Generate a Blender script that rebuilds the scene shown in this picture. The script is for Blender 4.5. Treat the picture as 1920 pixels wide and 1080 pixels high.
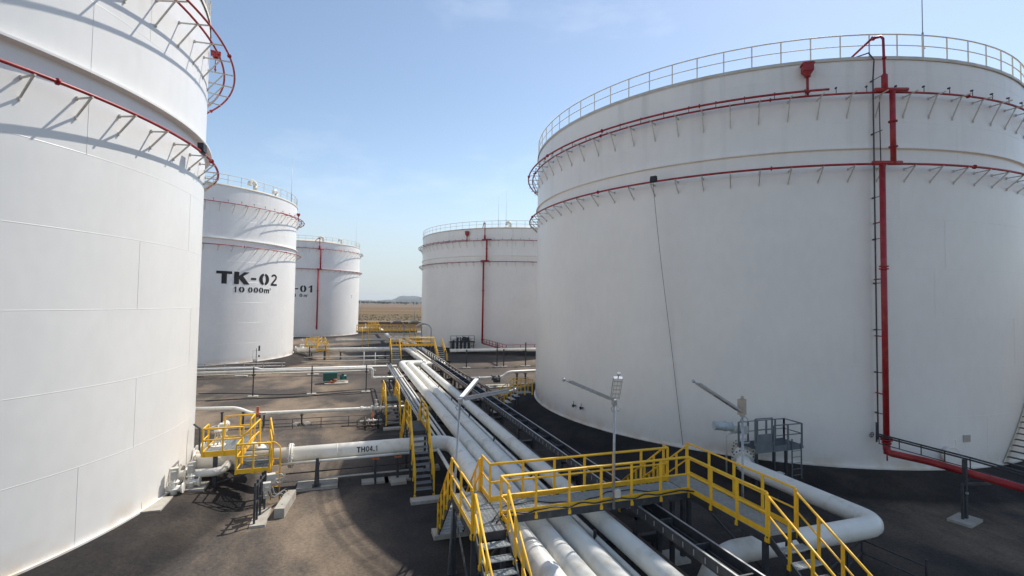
import bpy, math, random
from mathutils import Vector, Matrix
random.seed(7)
sc = bpy.context.scene
for o in list(bpy.data.objects): bpy.data.objects.remove(o)
R = math.radians

# ------------------------------------------------------------------ camera
# site frame: x across the pipe rack, y along it (away), z up, ground at 0; metres
FOC, PITCH, ROLL, YAW, CX, CY, HC = 896.2, .0382, .0148, R(18.2), 949.31, 534.12, 8.2
def site(x, y, z):
    return Vector((x*math.cos(YAW)+y*math.sin(YAW), -x*math.sin(YAW)+y*math.cos(YAW), z))
cr, sr, cp, sp = math.cos(ROLL), math.sin(ROLL), math.cos(PITCH), math.sin(PITCH)
right = site(cr, -sr*sp, sr*cp); upv = site(-sr, -cr*sp, cr*cp); fwd = site(0, cp, sp)
cam_d = bpy.data.cameras.new('camera'); cam = bpy.data.objects.new('camera', cam_d)
sc.collection.objects.link(cam); sc.camera = cam
m = Matrix((right, upv, -fwd)).transposed().to_4x4(); m.translation = Vector((0, 0, HC))
cam.matrix_world = m
cam_d.sensor_width = 36; cam_d.lens = FOC/1920*36
cam_d.shift_x = (960-CX)/1920; cam_d.shift_y = (CY-540)/1920
cam_d.clip_start = .1; cam_d.clip_end = 40000
def ray(px, py):                      # direction of a surveyed sight line
    a = (px-CX)/FOC; b = (CY-py)/FOC
    x, y = cr*a-sr*b, sr*a+cr*b
    return site(x, cp-y*sp, sp+y*cp)
def at_z(px, py, z): d = ray(px, py); k = (z-HC)/d.z; return Vector((d.x*k, d.y*k, z))
def at_y(px, py, y): d = ray(px, py); k = y/d.y; return Vector((d.x*k, y, HC+d.z*k))

# ------------------------------------------------------------------ sky, sun, exposure
SUN_AZ, SUN_EL = R(60.75), R(51.75)     # from +y towards +x
w = bpy.data.worlds.new('World'); sc.world = w; w.use_nodes = True
nt = w.node_tree; bg = nt.nodes['Background']
sky = nt.nodes.new('ShaderNodeTexSky'); sky.sky_type = 'NISHITA'; sky.sun_disc = False
sky.sun_elevation = SUN_EL; sky.sun_rotation = SUN_AZ; sky.altitude = 300
sky.air_density = 1.0; sky.dust_density = .35; sky.ozone_density = 1.5
tc = nt.nodes.new('ShaderNodeTexCoord'); mp = nt.nodes.new('ShaderNodeMapping'); mp.inputs['Scale'].default_value = (1.0, 1.0, 3.2)
no = nt.nodes.new('ShaderNodeTexNoise'); no.inputs['Scale'].default_value = 2.3; no.inputs['Detail'].default_value = 9; no.inputs['Roughness'].default_value = .62
cl = nt.nodes.new('ShaderNodeValToRGB'); cl.color_ramp.elements[0].position = .56; cl.color_ramp.elements[1].position = .86
cl.color_ramp.elements[1].color = (.20, .20, .20, 1)
mx = nt.nodes.new('ShaderNodeMixRGB'); mx.inputs['Color2'].default_value = (8.0, 8.6, 9.4, 1)
L = nt.links.new
L(tc.outputs['Generated'], mp.inputs['Vector']); L(mp.outputs[0], no.inputs['Vector']); L(no.outputs['Fac'], cl.inputs[0])
L(cl.outputs[0], mx.inputs['Fac']); L(sky.outputs[0], mx.inputs['Color1'])
wb = nt.nodes.new('ShaderNodeMixRGB'); wb.blend_type = 'MULTIPLY'; wb.inputs['Fac'].default_value = 1; wb.inputs['Color2'].default_value = (1.08, 1.0, .90, 1)
L(mx.outputs[0], wb.inputs['Color1'])
sz = nt.nodes.new('ShaderNodeSeparateXYZ'); L(tc.outputs['Generated'], sz.inputs[0])
hv = nt.nodes.new('ShaderNodeMapRange'); hv.interpolation_type = 'SMOOTHERSTEP'; hv.inputs[1].default_value = -.02; hv.inputs[2].default_value = .30; hv.inputs[3].default_value = .88; hv.inputs[4].default_value = 0; L(sz.outputs['Z'], hv.inputs[0])
hm_ = nt.nodes.new('ShaderNodeMixRGB'); hm_.inputs['Color2'].default_value = (3.0, 3.42, 3.75, 1); L(hv.outputs[0], hm_.inputs['Fac']); L(wb.outputs[0], hm_.inputs['Color1']); L(hm_.outputs[0], bg.inputs['Color'])
bg.inputs["Strength"].default_value = .136
sd = bpy.data.lights.new('sun', 'SUN'); sd.energy = 3.7; sd.angle = R(.53); sd.color = (1, .955, .88)
so = bpy.data.objects.new('sun', sd); sc.collection.objects.link(so)
sdir = Vector((math.sin(SUN_AZ)*math.cos(SUN_EL), math.cos(SUN_AZ)*math.cos(SUN_EL), math.sin(SUN_EL)))
so.rotation_euler = sdir.to_track_quat('Z', 'Y').to_euler(); so.location = (0, 0, 60)
sc.view_settings.view_transform = 'Standard'; sc.view_settings.look = "None"; sc.view_settings.exposure = .46; sc.view_settings.gamma = 1

# ------------------------------------------------------------------ materials
def mat(name, col, rough=.5, metal=0, var=.0, vscale=3, bump=0, bscale=40, col2=None, c2scale=1.2, c2lo=.55, c2hi=.75, stretch=(1, 1, 1), spec=.5, detail=6):
    m = bpy.data.materials.new(name); m.use_nodes = True; n = m.node_tree.nodes; l = m.node_tree.links.new
    b = n['Principled BSDF']; b.inputs['Roughness'].default_value = rough; b.inputs['Metallic'].default_value = metal
    b.inputs['Specular IOR Level'].default_value = spec
    t = n.new('ShaderNodeTexCoord'); mpg = n.new('ShaderNodeMapping'); mpg.inputs['Scale'].default_value = stretch; l(t.outputs['Object'], mpg.inputs[0])
    src = n.new('ShaderNodeRGB'); src.outputs[0].default_value = (*col, 1); out = src.outputs[0]
    if col2:
        a = n.new('ShaderNodeTexNoise'); a.inputs['Scale'].default_value = c2scale; a.inputs['Detail'].default_value = detail; a.inputs['Roughness'].default_value = .6; l(mpg.outputs[0], a.inputs['Vector'])
        r = n.new('ShaderNodeMapRange'); r.inputs[1].default_value = c2lo; r.inputs[2].default_value = c2hi; l(a.outputs['Fac'], r.inputs[0])
        x = n.new('ShaderNodeMixRGB'); l(r.outputs[0], x.inputs[0]); l(out, x.inputs[1]); x.inputs[2].default_value = (*col2, 1); out = x.outputs[0]
    if var:
        a = n.new('ShaderNodeTexNoise'); a.inputs['Scale'].default_value = vscale; a.inputs['Detail'].default_value = 5; l(mpg.outputs[0], a.inputs['Vector'])
        r = n.new('ShaderNodeMapRange'); r.inputs[1].default_value = .3; r.inputs[2].default_value = .7; r.inputs[3].default_value = 1-var; r.inputs[4].default_value = 1+var; l(a.outputs['Fac'], r.inputs[0])
        x = n.new('ShaderNodeVectorMath'); x.operation = 'SCALE'; l(out, x.inputs[0]); l(r.outputs[0], x.inputs['Scale']); out = x.outputs[0]
    l(out, b.inputs['Base Color'])
    if bump:
        a = n.new('ShaderNodeTexNoise'); a.inputs['Scale'].default_value = bscale; a.inputs['Detail'].default_value = 4; l(mpg.outputs[0], a.inputs['Vector'])
        x = n.new('ShaderNodeBump'); x.inputs['Strength'].default_value = bump; x.inputs['Distance'].default_value = .02; l(a.outputs['Fac'], x.inputs['Height']); l(x.outputs[0], b.inputs['Normal'])
    return m
M = {}
M['pipe'] = mat('white_pipe_paint', (.80, .765, .68), .38, var=.05, vscale=2, col2=(.46, .40, .31), c2scale=1.8, c2lo=.52, c2hi=.9, bump=.16, bscale=7)
M['red'] = mat('red_paint', (.34, .016, .020), .45, var=.2, vscale=3, bump=.05, col2=(.44, .07, .055), c2scale=1.2, c2lo=.5, c2hi=.75)
M['yellow'] = mat('yellow_paint', (.90, .51, .03), .42, var=.09, vscale=5, col2=(.50, .28, .05), c2scale=5, c2lo=.64, c2hi=.82, bump=.05)
M['steel'] = mat('dark_steel', (.055, .058, .064), .55, .2, var=.25, vscale=4, col2=(.14, .12, .10), c2scale=3, c2lo=.55, c2hi=.8)
M['brown'] = mat('rusty_steel', (.12, .088, .066), .6, .1, var=.25, vscale=4, col2=(.26, .2, .15), c2scale=3)
M['galv'] = mat('galvanised_steel', (.40, .41, .42), .42, .55, var=.12, vscale=9)
M['galvlight'] = mat('pale_bracket_steel', (.60, .565, .49), .5, .1, var=.12, vscale=9)
M['grate'] = mat('grating_steel', (.50, .53, .53), .5, .15, var=.15, vscale=9)
M['conc'] = mat('concrete', (.43, .40, .345), .85, var=.12, vscale=2.5, col2=(.27, .23, .18), c2scale=2, c2lo=.42, c2hi=.75, bump=.3, bscale=25)
M['black'] = mat('black_rubber', (.018, .018, .02), .5)
M['letter'] = mat('black_lettering', (.012, .012, .014), .5)
M['green'] = mat('green_enamel', (.02, .12, .10), .4, var=.1)
M['blue'] = mat('blue_grey_steel', (.17, .19, .20), .5, .2, var=.15)
M['orange'] = mat('orange_primer', (.55, .16, .06), .5, var=.1)
M['roof'] = mat('roof_coating', (.62, .56, .46), .6, var=.08, vscale=1.0, col2=(.50, .34, .22), c2scale=.7, c2lo=.5, c2hi=.75)
M['led'] = mat('lamp_lens', (.88, .88, .88), .45, 0, var=.03)
M['earth'] = mat('bund_earth', (.15, .09, .06), .95, var=.25, vscale=.4)
M['pinkcap'] = mat('bund_cap', (.45, .32, .23), .95, var=.15, vscale=.4)

def tank_mat(name, tint, stain=.5):
    m = bpy.data.materials.new(name); m.use_nodes = True; n = m.node_tree.nodes; l = m.node_tree.links.new
    b = n['Principled BSDF']; b.inputs['Roughness'].default_value = .34; b.inputs['Specular IOR Level'].default_value = .45
    t = n.new('ShaderNodeTexCoord')
    def noise(scale, stretch, detail=5):
        mpg = n.new('ShaderNodeMapping'); mpg.inputs['Scale'].default_value = stretch; l(t.outputs['Object'], mpg.inputs[0])
        a = n.new('ShaderNodeTexNoise'); a.inputs['Scale'].default_value = scale; a.inputs['Detail'].default_value = detail; l(mpg.outputs[0], a.inputs['Vector']); return a.outputs['Fac']
    def rng(v, a, c, d, e):
        r = n.new('ShaderNodeMapRange'); r.inputs[1].default_value = a; r.inputs[2].default_value = c; r.inputs[3].default_value = d; r.inputs[4].default_value = e; l(v, r.inputs[0]); return r.outputs[0]
    def mul(a, c):
        x = n.new('ShaderNodeMath'); x.operation = 'MULTIPLY'; l(a, x.inputs[0])
        if isinstance(c, float): x.inputs[1].default_value = c
        else: l(c, x.inputs[1])
        return x.outputs[0]
    sep = n.new('ShaderNodeSeparateXYZ'); l(t.outputs['Object'], sep.inputs[0])
    streak = rng(noise(1.4, (1, 1, .05), 7), .54, .72, 0, 1)
    topm = rng(sep.outputs['Z'], 13, 20.5, .0, 1)
    blot = rng(noise(.35, (1, 1, 1)), .35, .65, .975, 1.02)
    fine = rng(noise(3.0, (1, 1, .5)), .35, .65, .985, 1.015)
    c1 = n.new('ShaderNodeMixRGB'); c1.inputs[1].default_value = (*tint, 1); c1.inputs[2].default_value = (.52, .48, .42, 1); l(mul(mul(streak, topm), stain), c1.inputs[0])
    low = mul(rng(sep.outputs['Z'], .0, .75, .5, 0), rng(noise(1.1, (1, 1, 1)), .42, .62, .1, 1))
    c2 = n.new('ShaderNodeMixRGB'); l(c1.outputs[0], c2.inputs[1]); c2.inputs[2].default_value = (.62, .46, .28, 1); l(low, c2.inputs[0])
    s = n.new('ShaderNodeVectorMath'); s.operation = 'SCALE'; l(c2.outputs[0], s.inputs[0]); l(mul(blot, fine), s.inputs['Scale'])
    l(s.outputs[0], b.inputs['Base Color'])
    bp = n.new('ShaderNodeBump'); bp.inputs['Strength'].default_value = .16; bp.inputs['Distance'].default_value = .06; l(noise(.55, (1, 1, 1), 3), bp.inputs['Height']); l(bp.outputs[0], b.inputs['Normal'])
    return m
M['tank'] = tank_mat('white_tank_paint', (.79, .77, .735), .3)
M['tankB'] = tank_mat('fresh_white_tank_paint', (.85, .825, .79), .25)
M['tankA'] = tank_mat('weathered_tank_paint', (.90, .835, .755), .4)

# ------------------------------------------------------------------ mesh helpers
class MB:
    def __init__(s): s.v = []; s.f = []; s.sm = []
    def add(s, vs, fs, smooth=False):
        b = len(s.v); s.v += [Vector(p) for p in vs]; s.f += [tuple(i+b for i in q) for q in fs]; s.sm += [smooth]*len(fs); return s
    def hexa(s, c): return s.add(c, [(0, 3, 2, 1), (4, 5, 6, 7), (0, 1, 5, 4), (1, 2, 6, 5), (2, 3, 7, 6), (3, 0, 4, 7)])
    def box(s, x0, x1, y0, y1, z0, z1):
        return s.hexa([(x0, y0, z0), (x1, y0, z0), (x1, y1, z0), (x0, y1, z0), (x0, y0, z1), (x1, y0, z1), (x1, y1, z1), (x0, y1, z1)])
    def obox(s, c, sx, sy, sz, rot=0):       # centred on c, base at c.z
        c = Vector(c); ca, sa = math.cos(rot), math.sin(rot); out = []
        for z in (0, sz):
            for a, b in ((-1, -1), (1, -1), (1, 1), (-1, 1)):
                x, y = a*sx/2, b*sy/2; out.append(c+Vector((x*ca-y*sa, x*sa+y*ca, z)))
        return s.hexa(out)
    def bar(s, p, q, w_, h_, up=(0, 0, 1)):
        p, q = Vector(p), Vector(q); d = (q-p).normalized(); u = Vector(up)
        if abs(d.dot(u)) > .98: u = Vector((1, 0, 0))
        a = d.cross(u).normalized(); b = a.cross(d).normalized()
        c = [e+a*(i*w_/2)+b*(j*h_/2) for e in (p, q) for i, j in ((-1, -1), (1, -1), (1, 1), (-1, 1))]
        return s.hexa(c)
    def tube(s, pts, r, seg=8, closed=False, cap=True, radii=None):
        pts = [Vector(p) for p in pts]; n = len(pts); rings = []; prev = None
        for i, p in enumerate(pts):
            a = pts[(i-1) % n] if (i or closed) else p; b = pts[(i+1) % n] if (i < n-1 or closed) else p
            d1 = (p-a).normalized() if (p-a).length > 1e-7 else None; d2 = (b-p).normalized() if (b-p).length > 1e-7 else None
            d = ((d1 or d2)+(d2 or d1)).normalized(); k = 1/max(.5, d.dot(d1 or d2))
            if prev is None:
                u = Vector((0, 0, 1)) if abs(d.z) < .9 else Vector((1, 0, 0)); u = (u-d*u.dot(d)).normalized()
            else: u = (prev-d*prev.dot(d)).normalized()
            prev = u; v = d.cross(u); rr = radii[i] if radii else r
            rings.append([p+(u*math.cos(t)+v*math.sin(t))*rr*(k if k < 1.3 else 1.3) for t in [2*math.pi*j/seg for j in range(seg)]])
        b0 = len(s.v); s.v += [x for r_ in rings for x in r_]
        m_ = n if closed else n-1
        for i in range(m_):
            for j in range(seg):
                a, b = b0+i*seg, b0+((i+1) % n)*seg
                s.f.append((a+j, a+(j+1) % seg, b+(j+1) % seg, b+j)); s.sm.append(seg > 5)
        if cap and not closed:
            s.f.append(tuple(b0+j for j in reversed(range(seg)))); s.sm.append(False)
            e = b0+(n-1)*seg; s.f.append(tuple(e+j for j in range(seg))); s.sm.append(False)
        return s
    def arc(s, c, r, z, a0, a1, rr, seg=8, step=2.5):
        n = max(2, int(abs(a1-a0)/step)); pts = [(c[0]+r*math.sin(R(a)), c[1]+r*math.cos(R(a)), z) for a in [a0+(a1-a0)*i/n for i in range(n+1)]]
        if abs(a1-a0) >= 359.9: return s.tube(pts[:-1], rr, seg, closed=True)
        return s.tube(pts, rr, seg)
    def lathe(s, c, prof, seg=128, smooth=True, a0=0, a1=360):
        full = a1-a0 >= 359.9; n = seg if full else seg+1; b = len(s.v)
        for r_, z in prof:
            for j in range(n):
                t = R(a0+(a1-a0)*j/seg); s.v.append(Vector((c[0]+r_*math.sin(t), c[1]+r_*math.cos(t), c[2]+z)))
        for i in range(len(prof)-1):
            for j in range(seg):
                k = (j+1) % n if full else j+1
                s.f.append((b+i*n+j, b+(i+1)*n+j, b+(i+1)*n+k, b+i*n+k)); s.sm.append(smooth)
        return s
    def disc(s, p, d, r, t, seg=16):         # flange
        p = Vector(p); d = Vector(d).normalized(); return s.tube([p-d*t/2, p+d*t/2], r, seg)
    def flange(s, p, d, r, t=.06, bolts=12):
        p = Vector(p); d = Vector(d).normalized(); s.disc(p, d, r, t, 20)
        u = Vector((0, 0, 1)) if abs(d.z) < .9 else Vector((1, 0, 0)); u = (u-d*u.dot(d)).normalized(); v = d.cross(u)
        for k in range(bolts):
            a = 2*math.pi*k/bolts; q = p+(u*math.cos(a)+v*math.sin(a))*r*.87; s.tube([q-d*(t/2+.035), q+d*(t/2+.035)], r*.06, 5)
        return s
    def build(s, name, material, parent=None, loc=None):
        me = bpy.data.meshes.new(name); off = Vector(loc) if loc is not None else (Vector(parent['base']) if parent and 'base' in parent else Vector((0, 0, 0)))
        me.from_pydata([tuple(p-off) for p in s.v], [], s.f); me.polygons.foreach_set('use_smooth', s.sm)
        ml = material if isinstance(material, list) else [material]
        for q in ml: me.materials.append(q)
        if hasattr(s, 'mi'): me.polygons.foreach_set('material_index', s.mi)
        me.update(); o = bpy.data.objects.new(name, me); sc.collection.objects.link(o)
        if parent: o.parent = parent; o['base'] = tuple(off)
        else: o.location = off; o['base'] = tuple(off)
        return o
def tag(o, label, cat, group=None, kind=None):
    if label: o['label'] = label
    if cat: o['category'] = cat
    if group: o['group'] = group
    if kind: o['kind'] = kind
    return o
def thing(name, label, cat, loc, group=None):
    o = bpy.data.objects.new(name, None); sc.collection.objects.link(o); o.location = loc; o['base'] = tuple(Vector(loc)); o.empty_display_size = .3
    return tag(o, label, cat, group)
def copy_tree(o, parent=None):
    c = o.copy(); sc.collection.objects.link(c)
    if parent: c.parent = parent
    for ch in kids[o] if o in kids else []: copy_tree(ch, c)
    return c
kids = {}
def snap(o):                                  # remember a thing's tree before copying it
    kids[o] = [c for c in bpy.data.objects if c.parent == o]
    for c in kids[o]: snap(c)
def dup(o, label, move=(0, 0, 0), group=None, turn=0):
    snap(o); c = copy_tree(o); c.location = Vector(o.location)+Vector(move); c.rotation_euler.z += turn; c['label'] = label
    if group: c['group'] = group
    return c
def pt(c, r, az, z): return Vector((c[0]+r*math.sin(R(az)), c[1]+r*math.cos(R(az)), z))
def bend(pts, r, n=6):                        # round the corners of a pipe run
    pts = [Vector(p) for p in pts]; out = [pts[0]]
    for i in range(1, len(pts)-1):
        a, b, c = pts[i-1], pts[i], pts[i+1]; d1 = (a-b); d2 = (c-b); k = min(r, d1.length*.48, d2.length*.48)
        p, q = b+d1.normalized()*k, b+d2.normalized()*k
        for j in range(n+1):
            t = j/n; out.append(p*(1-t)**2+b*2*t*(1-t)+q*t*t)
    return out+[pts[-1]]

# ------------------------------------------------------------------ tanks: centre x, y, radius, base z, top z, ledge z
TK = dict(A=(30.16, 31.28, 16.36, .69, 20.45, 15.96), L=(-18.41, 23.11, 12.07, .77, 21.1, 14.98), B=(-19.74, 71.59, 12.58, .89, 21.1, 14.98),
          C=(-10.25, 124.29, 12.58, .29, 21.1, 14.98), D=(31.71, 90.06, 18.55, .60, 20.45, 15.9))
def wall(t, px, py, dr=0):                    # where a sight line meets a tank's wall
    c = TK[t]; d = ray(px, py); h = math.hypot(d.x, d.y); a = Vector((d.x/h, d.y/h)); C = Vector(c[:2]); al = a.dot(C); per = a.x*C.y-a.y*C.x
    dist = al-math.sqrt(max((c[2]+dr)**2-per*per, 0)); p = a*dist
    return math.degrees(math.atan2(p.x-C.x, p.y-C.y)), HC+d.z/h*dist

# ------------------------------------------------------------------ ground with the tank mounds
def ground_z(x, y):
    z = 0
    for c in TK.values():
        d = math.hypot(x-c[0], y-c[1])-c[2]
        if d < 3.2: t = max(0, min(1, (3.2-d)/2.6)); z = max(z, (c[3]-.03)*(t*t*(3-2*t)))
    return z
def ground():
    mb = MB(); xs = [-6000, -2500, -900, -300, -120, -60]+[-45+.75*i for i in range(int(110/.75))]+[70, 120, 300, 900, 2500, 6000]
    ys = [-300, -100, -40, -15]+[-4+.75*i for i in range(int(152/.75))]+[152, 170, 220, 300, 450, 700, 1200, 2000, 3500, 6000, 9500]
    nx = len(xs)
    mb.v = [Vector((x, y, ground_z(x, y)+(0 if y < 200 else -.2))) for y in ys for x in xs]
    for j in range(len(ys)-1):
        for i in range(nx-1): mb.f.append((j*nx+i, j*nx+i+1, (j+1)*nx+i+1, (j+1)*nx+i)); mb.sm.append(True)
    m = bpy.data.materials.new('asphalt_and_fields'); m.use_nodes = True; n = m.node_tree.nodes; l = m.node_tree.links.new
    b = n['Principled BSDF']; b.inputs['Roughness'].default_value = .92; b.inputs['Specular IOR Level'].default_value = .25
    t = n.new('ShaderNodeTexCoord'); sep = n.new('ShaderNodeSeparateXYZ'); l(t.outputs['Object'], sep.inputs[0])
    def noise(scale, stretch=(1, 1, 1), detail=8, rough=.6, dist=0):
        mpg = n.new('ShaderNodeMapping'); mpg.inputs['Scale'].default_value = stretch; l(t.outputs['Object'], mpg.inputs[0])
        a = n.new('ShaderNodeTexNoise'); a.inputs['Scale'].default_value = scale; a.inputs['Detail'].default_value = detail; a.inputs['Roughness'].default_value = rough; a.inputs['Distortion'].default_value = dist
        l(mpg.outputs[0], a.inputs['Vector']); return a.outputs['Fac']
    def rng(v, a, c, d=0, e=1):
        r = n.new('ShaderNodeMapRange'); r.inputs[1].default_value = a; r.inputs[2].default_value = c; r.inputs[3].default_value = d; r.inputs[4].default_value = e; l(v, r.inputs[0]); return r.outputs[0]
    def mix(f, a, c):
        x = n.new('ShaderNodeMixRGB')
        if isinstance(f, float): x.inputs[0].default_value = f
        else: l(f, x.inputs[0])
        for k, q in ((1, a), (2, c)):
            if isinstance(q, tuple): x.inputs[k].default_value = (*q, 1)
            else: l(q, x.inputs[k])
        return x.outputs[0]
    def mth(op, a, c=None):
        x = n.new('ShaderNodeMath'); x.operation = op; l(a, x.inputs[0])
        if c is not None:
            if isinstance(c, (int, float)): x.inputs[1].default_value = c
            else: l(c, x.inputs[1])
        return x.outputs[0]
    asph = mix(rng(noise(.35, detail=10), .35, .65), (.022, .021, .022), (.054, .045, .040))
    sand_and_shade = mth('MULTIPLY', rng(noise(.13, (1.2, .75, 1), 9, .62, .15), .44, .585), rng(mth('ADD', sep.outputs['X'], rng(noise(.2), 0, 1, -1.5, 1.5)), -.8, 2.2, 1, .06))  # sand streaks, thinned towards the rack to paint the tank's shadow darker
    sand_and_shade = mth('ADD', sand_and_shade, mth('MULTIPLY', rng(sep.outputs['X'], 15, 21, 0, .62), rng(noise(.25, (1, .6, 1), 8), .4, .6)))
    asph = mix(mth('MULTIPLY', sand_and_shade, .8), asph, (.265, .195, .13))
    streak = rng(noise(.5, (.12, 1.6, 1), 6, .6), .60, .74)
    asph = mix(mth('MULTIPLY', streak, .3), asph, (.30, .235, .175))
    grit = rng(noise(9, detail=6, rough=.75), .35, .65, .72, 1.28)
    sunlit_yard = mth('MAXIMUM', rng(mth('ADD', sep.outputs['X'], rng(noise(.2), 0, 1, -1.5, 1.5)), 1.5, -1.5), rng(sep.outputs['Y'], 38, 46)); asph = mix(mth('MULTIPLY', sunlit_yard, .22), asph, (.20, .165, .135))  # sunlit yard painted lighter, shaded ground under the rack left dark
    # fresh dark bitumen on the tank mounds
    z01 = rng(sep.outputs['Z'], .015, .16)
    asph = mix(mth('MULTIPLY', z01, .82), asph, mix(rng(noise(.6), .45, .62), (.009, .0088, .010), (.027, .023, .022)))
    # open fields beyond the bund
    f1 = mix(rng(noise(.012, (.25, 1, 1), 8), .42, .58), (.19, .11, .042), (.105, .075, .030))
    f1 = mix(rng(noise(.05, (.3, 1.4, 1), 8), .52, .66), f1, (.19, .115, .06))
    f2 = mix(rng(noise(.004, (.3, 1.6, 1), 8), .46, .56), (.20, .14, .092), (.13, .09, .055))
    edge = mth('ADD', sep.outputs['Y'], rng(noise(.004), 0, 1, -150, 150))
    fld = mix(rng(edge, 640, 760), f1, f2)
    near = mix(rng(noise(.09), .45, .6), (.15, .10, .058), (.075, .070, .03))
    fld = mix(rng(sep.outputs['Y'], 200, 330), near, fld)
    c = mix(rng(sep.outputs['Y'], 152, 156), asph, fld)
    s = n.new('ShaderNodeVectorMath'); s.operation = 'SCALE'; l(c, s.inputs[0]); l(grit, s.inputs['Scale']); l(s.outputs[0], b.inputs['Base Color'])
    bp = n.new('ShaderNodeBump'); bp.inputs['Strength'].default_value = .5; bp.inputs['Distance'].default_value = .03; l(noise(14, detail=5, rough=.7), bp.inputs['Height']); l(bp.outputs[0], b.inputs['Normal'])
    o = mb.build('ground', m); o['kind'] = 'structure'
ground()

def hills():
    hm = mat('hill_scrub', (.055, .068, .062), .95, var=.3, vscale=.002)
    def ridge(name, y, pts, hgt):
        mb = MB(); x0, x1 = pts[0][0], pts[-1][0]; N = 90
        def h(x):
            for (a, ha), (b, hb) in zip(pts, pts[1:]):
                if a <= x <= b: t = (x-a)/(b-a); t = t*t*(3-2*t); return ha*(1-t)+hb*t
            return 0
        rows = [(-900, 0), (-550, .35), (-250, .8), (0, 1), (500, .7), (1200, 0)]
        for dy, k in rows:
            for i in range(N+1):
                x = x0+(x1-x0)*i/N; mb.v.append(Vector((x, y+dy+120*math.sin(x*.002+dy), h(x)*k*hgt+(6*math.sin(x*.011+dy)+4*math.sin(x*.031))*k-.5)))
        for j in range(len(rows)-1):
            for i in range(N): a = j*(N+1)+i; mb.f.append((a, a+1, a+N+2, a+N+1)); mb.sm.append(True)
        o = mb.build(name, hm); o['kind'] = 'structure'
    # profile: x at that distance, height
    def X(px, y): return at_y(px, 560, y).x
    y = 6500; ridge('hills', y, [(X(640, y), 0), (X(700, y), .22), (X(735, y), .42), (X(757, y), .95), (X(780, y), 1.0), (X(830, y), .75), (X(930, y), .5), (X(1200, y), .3)], 86)
    y = 4300; ridge('hills', y, [(X(500, y), .5), (X(640, y), .35), (X(700, y), .16), (X(745, y), .25), (X(768, y), .85), (X(790, y), 1.0), (X(850, y), .5), (X(1000, y), .1)], 45)
hills()

def treeline():
    mb = MB(); lm = mat('far_foliage', (.035, .045, .022), .9, var=.35, vscale=.05)
    for k in range(900):
        px = random.uniform(560, 1040); y = random.choice((1700, 1900, 2300, 2600))+random.uniform(-60, 60)
        if 764 < px < 790 and random.random() < .6: continue
        if random.random() < .4 and px > 730: continue
        c = at_y(px, 566, y); hgt = random.uniform(3, 8)
        for q in range(5):
            p = Vector((c.x+random.uniform(-7, 7), y+random.uniform(-5, 5), random.uniform(.2, .9)*hgt)); s_ = random.uniform(2, 4.5)
            a = [p+Vector((random.uniform(-1, 1), random.uniform(-1, 1), random.uniform(-.7, .8)))*s_ for _ in range(4)]
            mb.add(a, [(0, 1, 2), (0, 2, 3), (0, 3, 1), (1, 3, 2)])
    tag(mb.build('treeline', lm), 'dark far-off belt of trees along the horizon between the tanks', 'trees', kind='stuff')
    # scrub just past the bund
    mb = MB()
    for k in range(2600):
        y = 158+random.random()**1.6*150; x = random.uniform(-12+.02*y, 46+.05*y); s_ = random.uniform(.15, .55); p = Vector((x, y, s_*.4-.1 if y < 200 else s_*.4-.25))
        a = [p+Vector((random.uniform(-1, 1), random.uniform(-1, 1), random.uniform(-.5, 1)))*s_ for _ in range(4)]; mb.add(a, [(0, 1, 2), (0, 2, 3), (0, 3, 1), (1, 3, 2)])
    tag(mb.build('scrub', mat('dry_scrub', (.10, .095, .04), .95, var=.5, vscale=.08, col2=(.33, .26, .15), c2scale=.15, c2lo=.5, c2hi=.6)), 'low dry scrub scattered over the field just behind the bund', 'scrub', kind='stuff')
    # single trees standing in the pale field
    for k, (px, y, h_, lab) in enumerate(((761, 1150, 6.5, 'lone dark tree in the pale field, nearest the middle of the gap between the tanks'), (776, 1250, 7.5, 'dark bushy tree in the far field, left of a close pair'), (781, 1250, 8.5, 'taller dark tree in the far field beside the right-hand tank, right of a close pair'))):
        c = at_y(px, 570, y); c.z = -.2
        t = thing('tree', lab, 'tree', c, 'single trees in the far field')
        MB().tube([c, c+Vector((.1, 0, h_*.4))], .35, 6, radii=[.4, .22]).build('trunk', M['brown'], t)
        mb = MB()
        for q in range(120):
            p = c+Vector((random.gauss(0, h_*.28), random.gauss(0, h_*.28), h_*random.uniform(.28, 1))); s_ = h_*.11
            a = [p+Vector((random.uniform(-1, 1), random.uniform(-1, 1), random.uniform(-1, 1)))*s_ for _ in range(3)]
            mb.add(a, [(0, 1, 2)])
        mb.build('crown', lm, t)
treeline()

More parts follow.
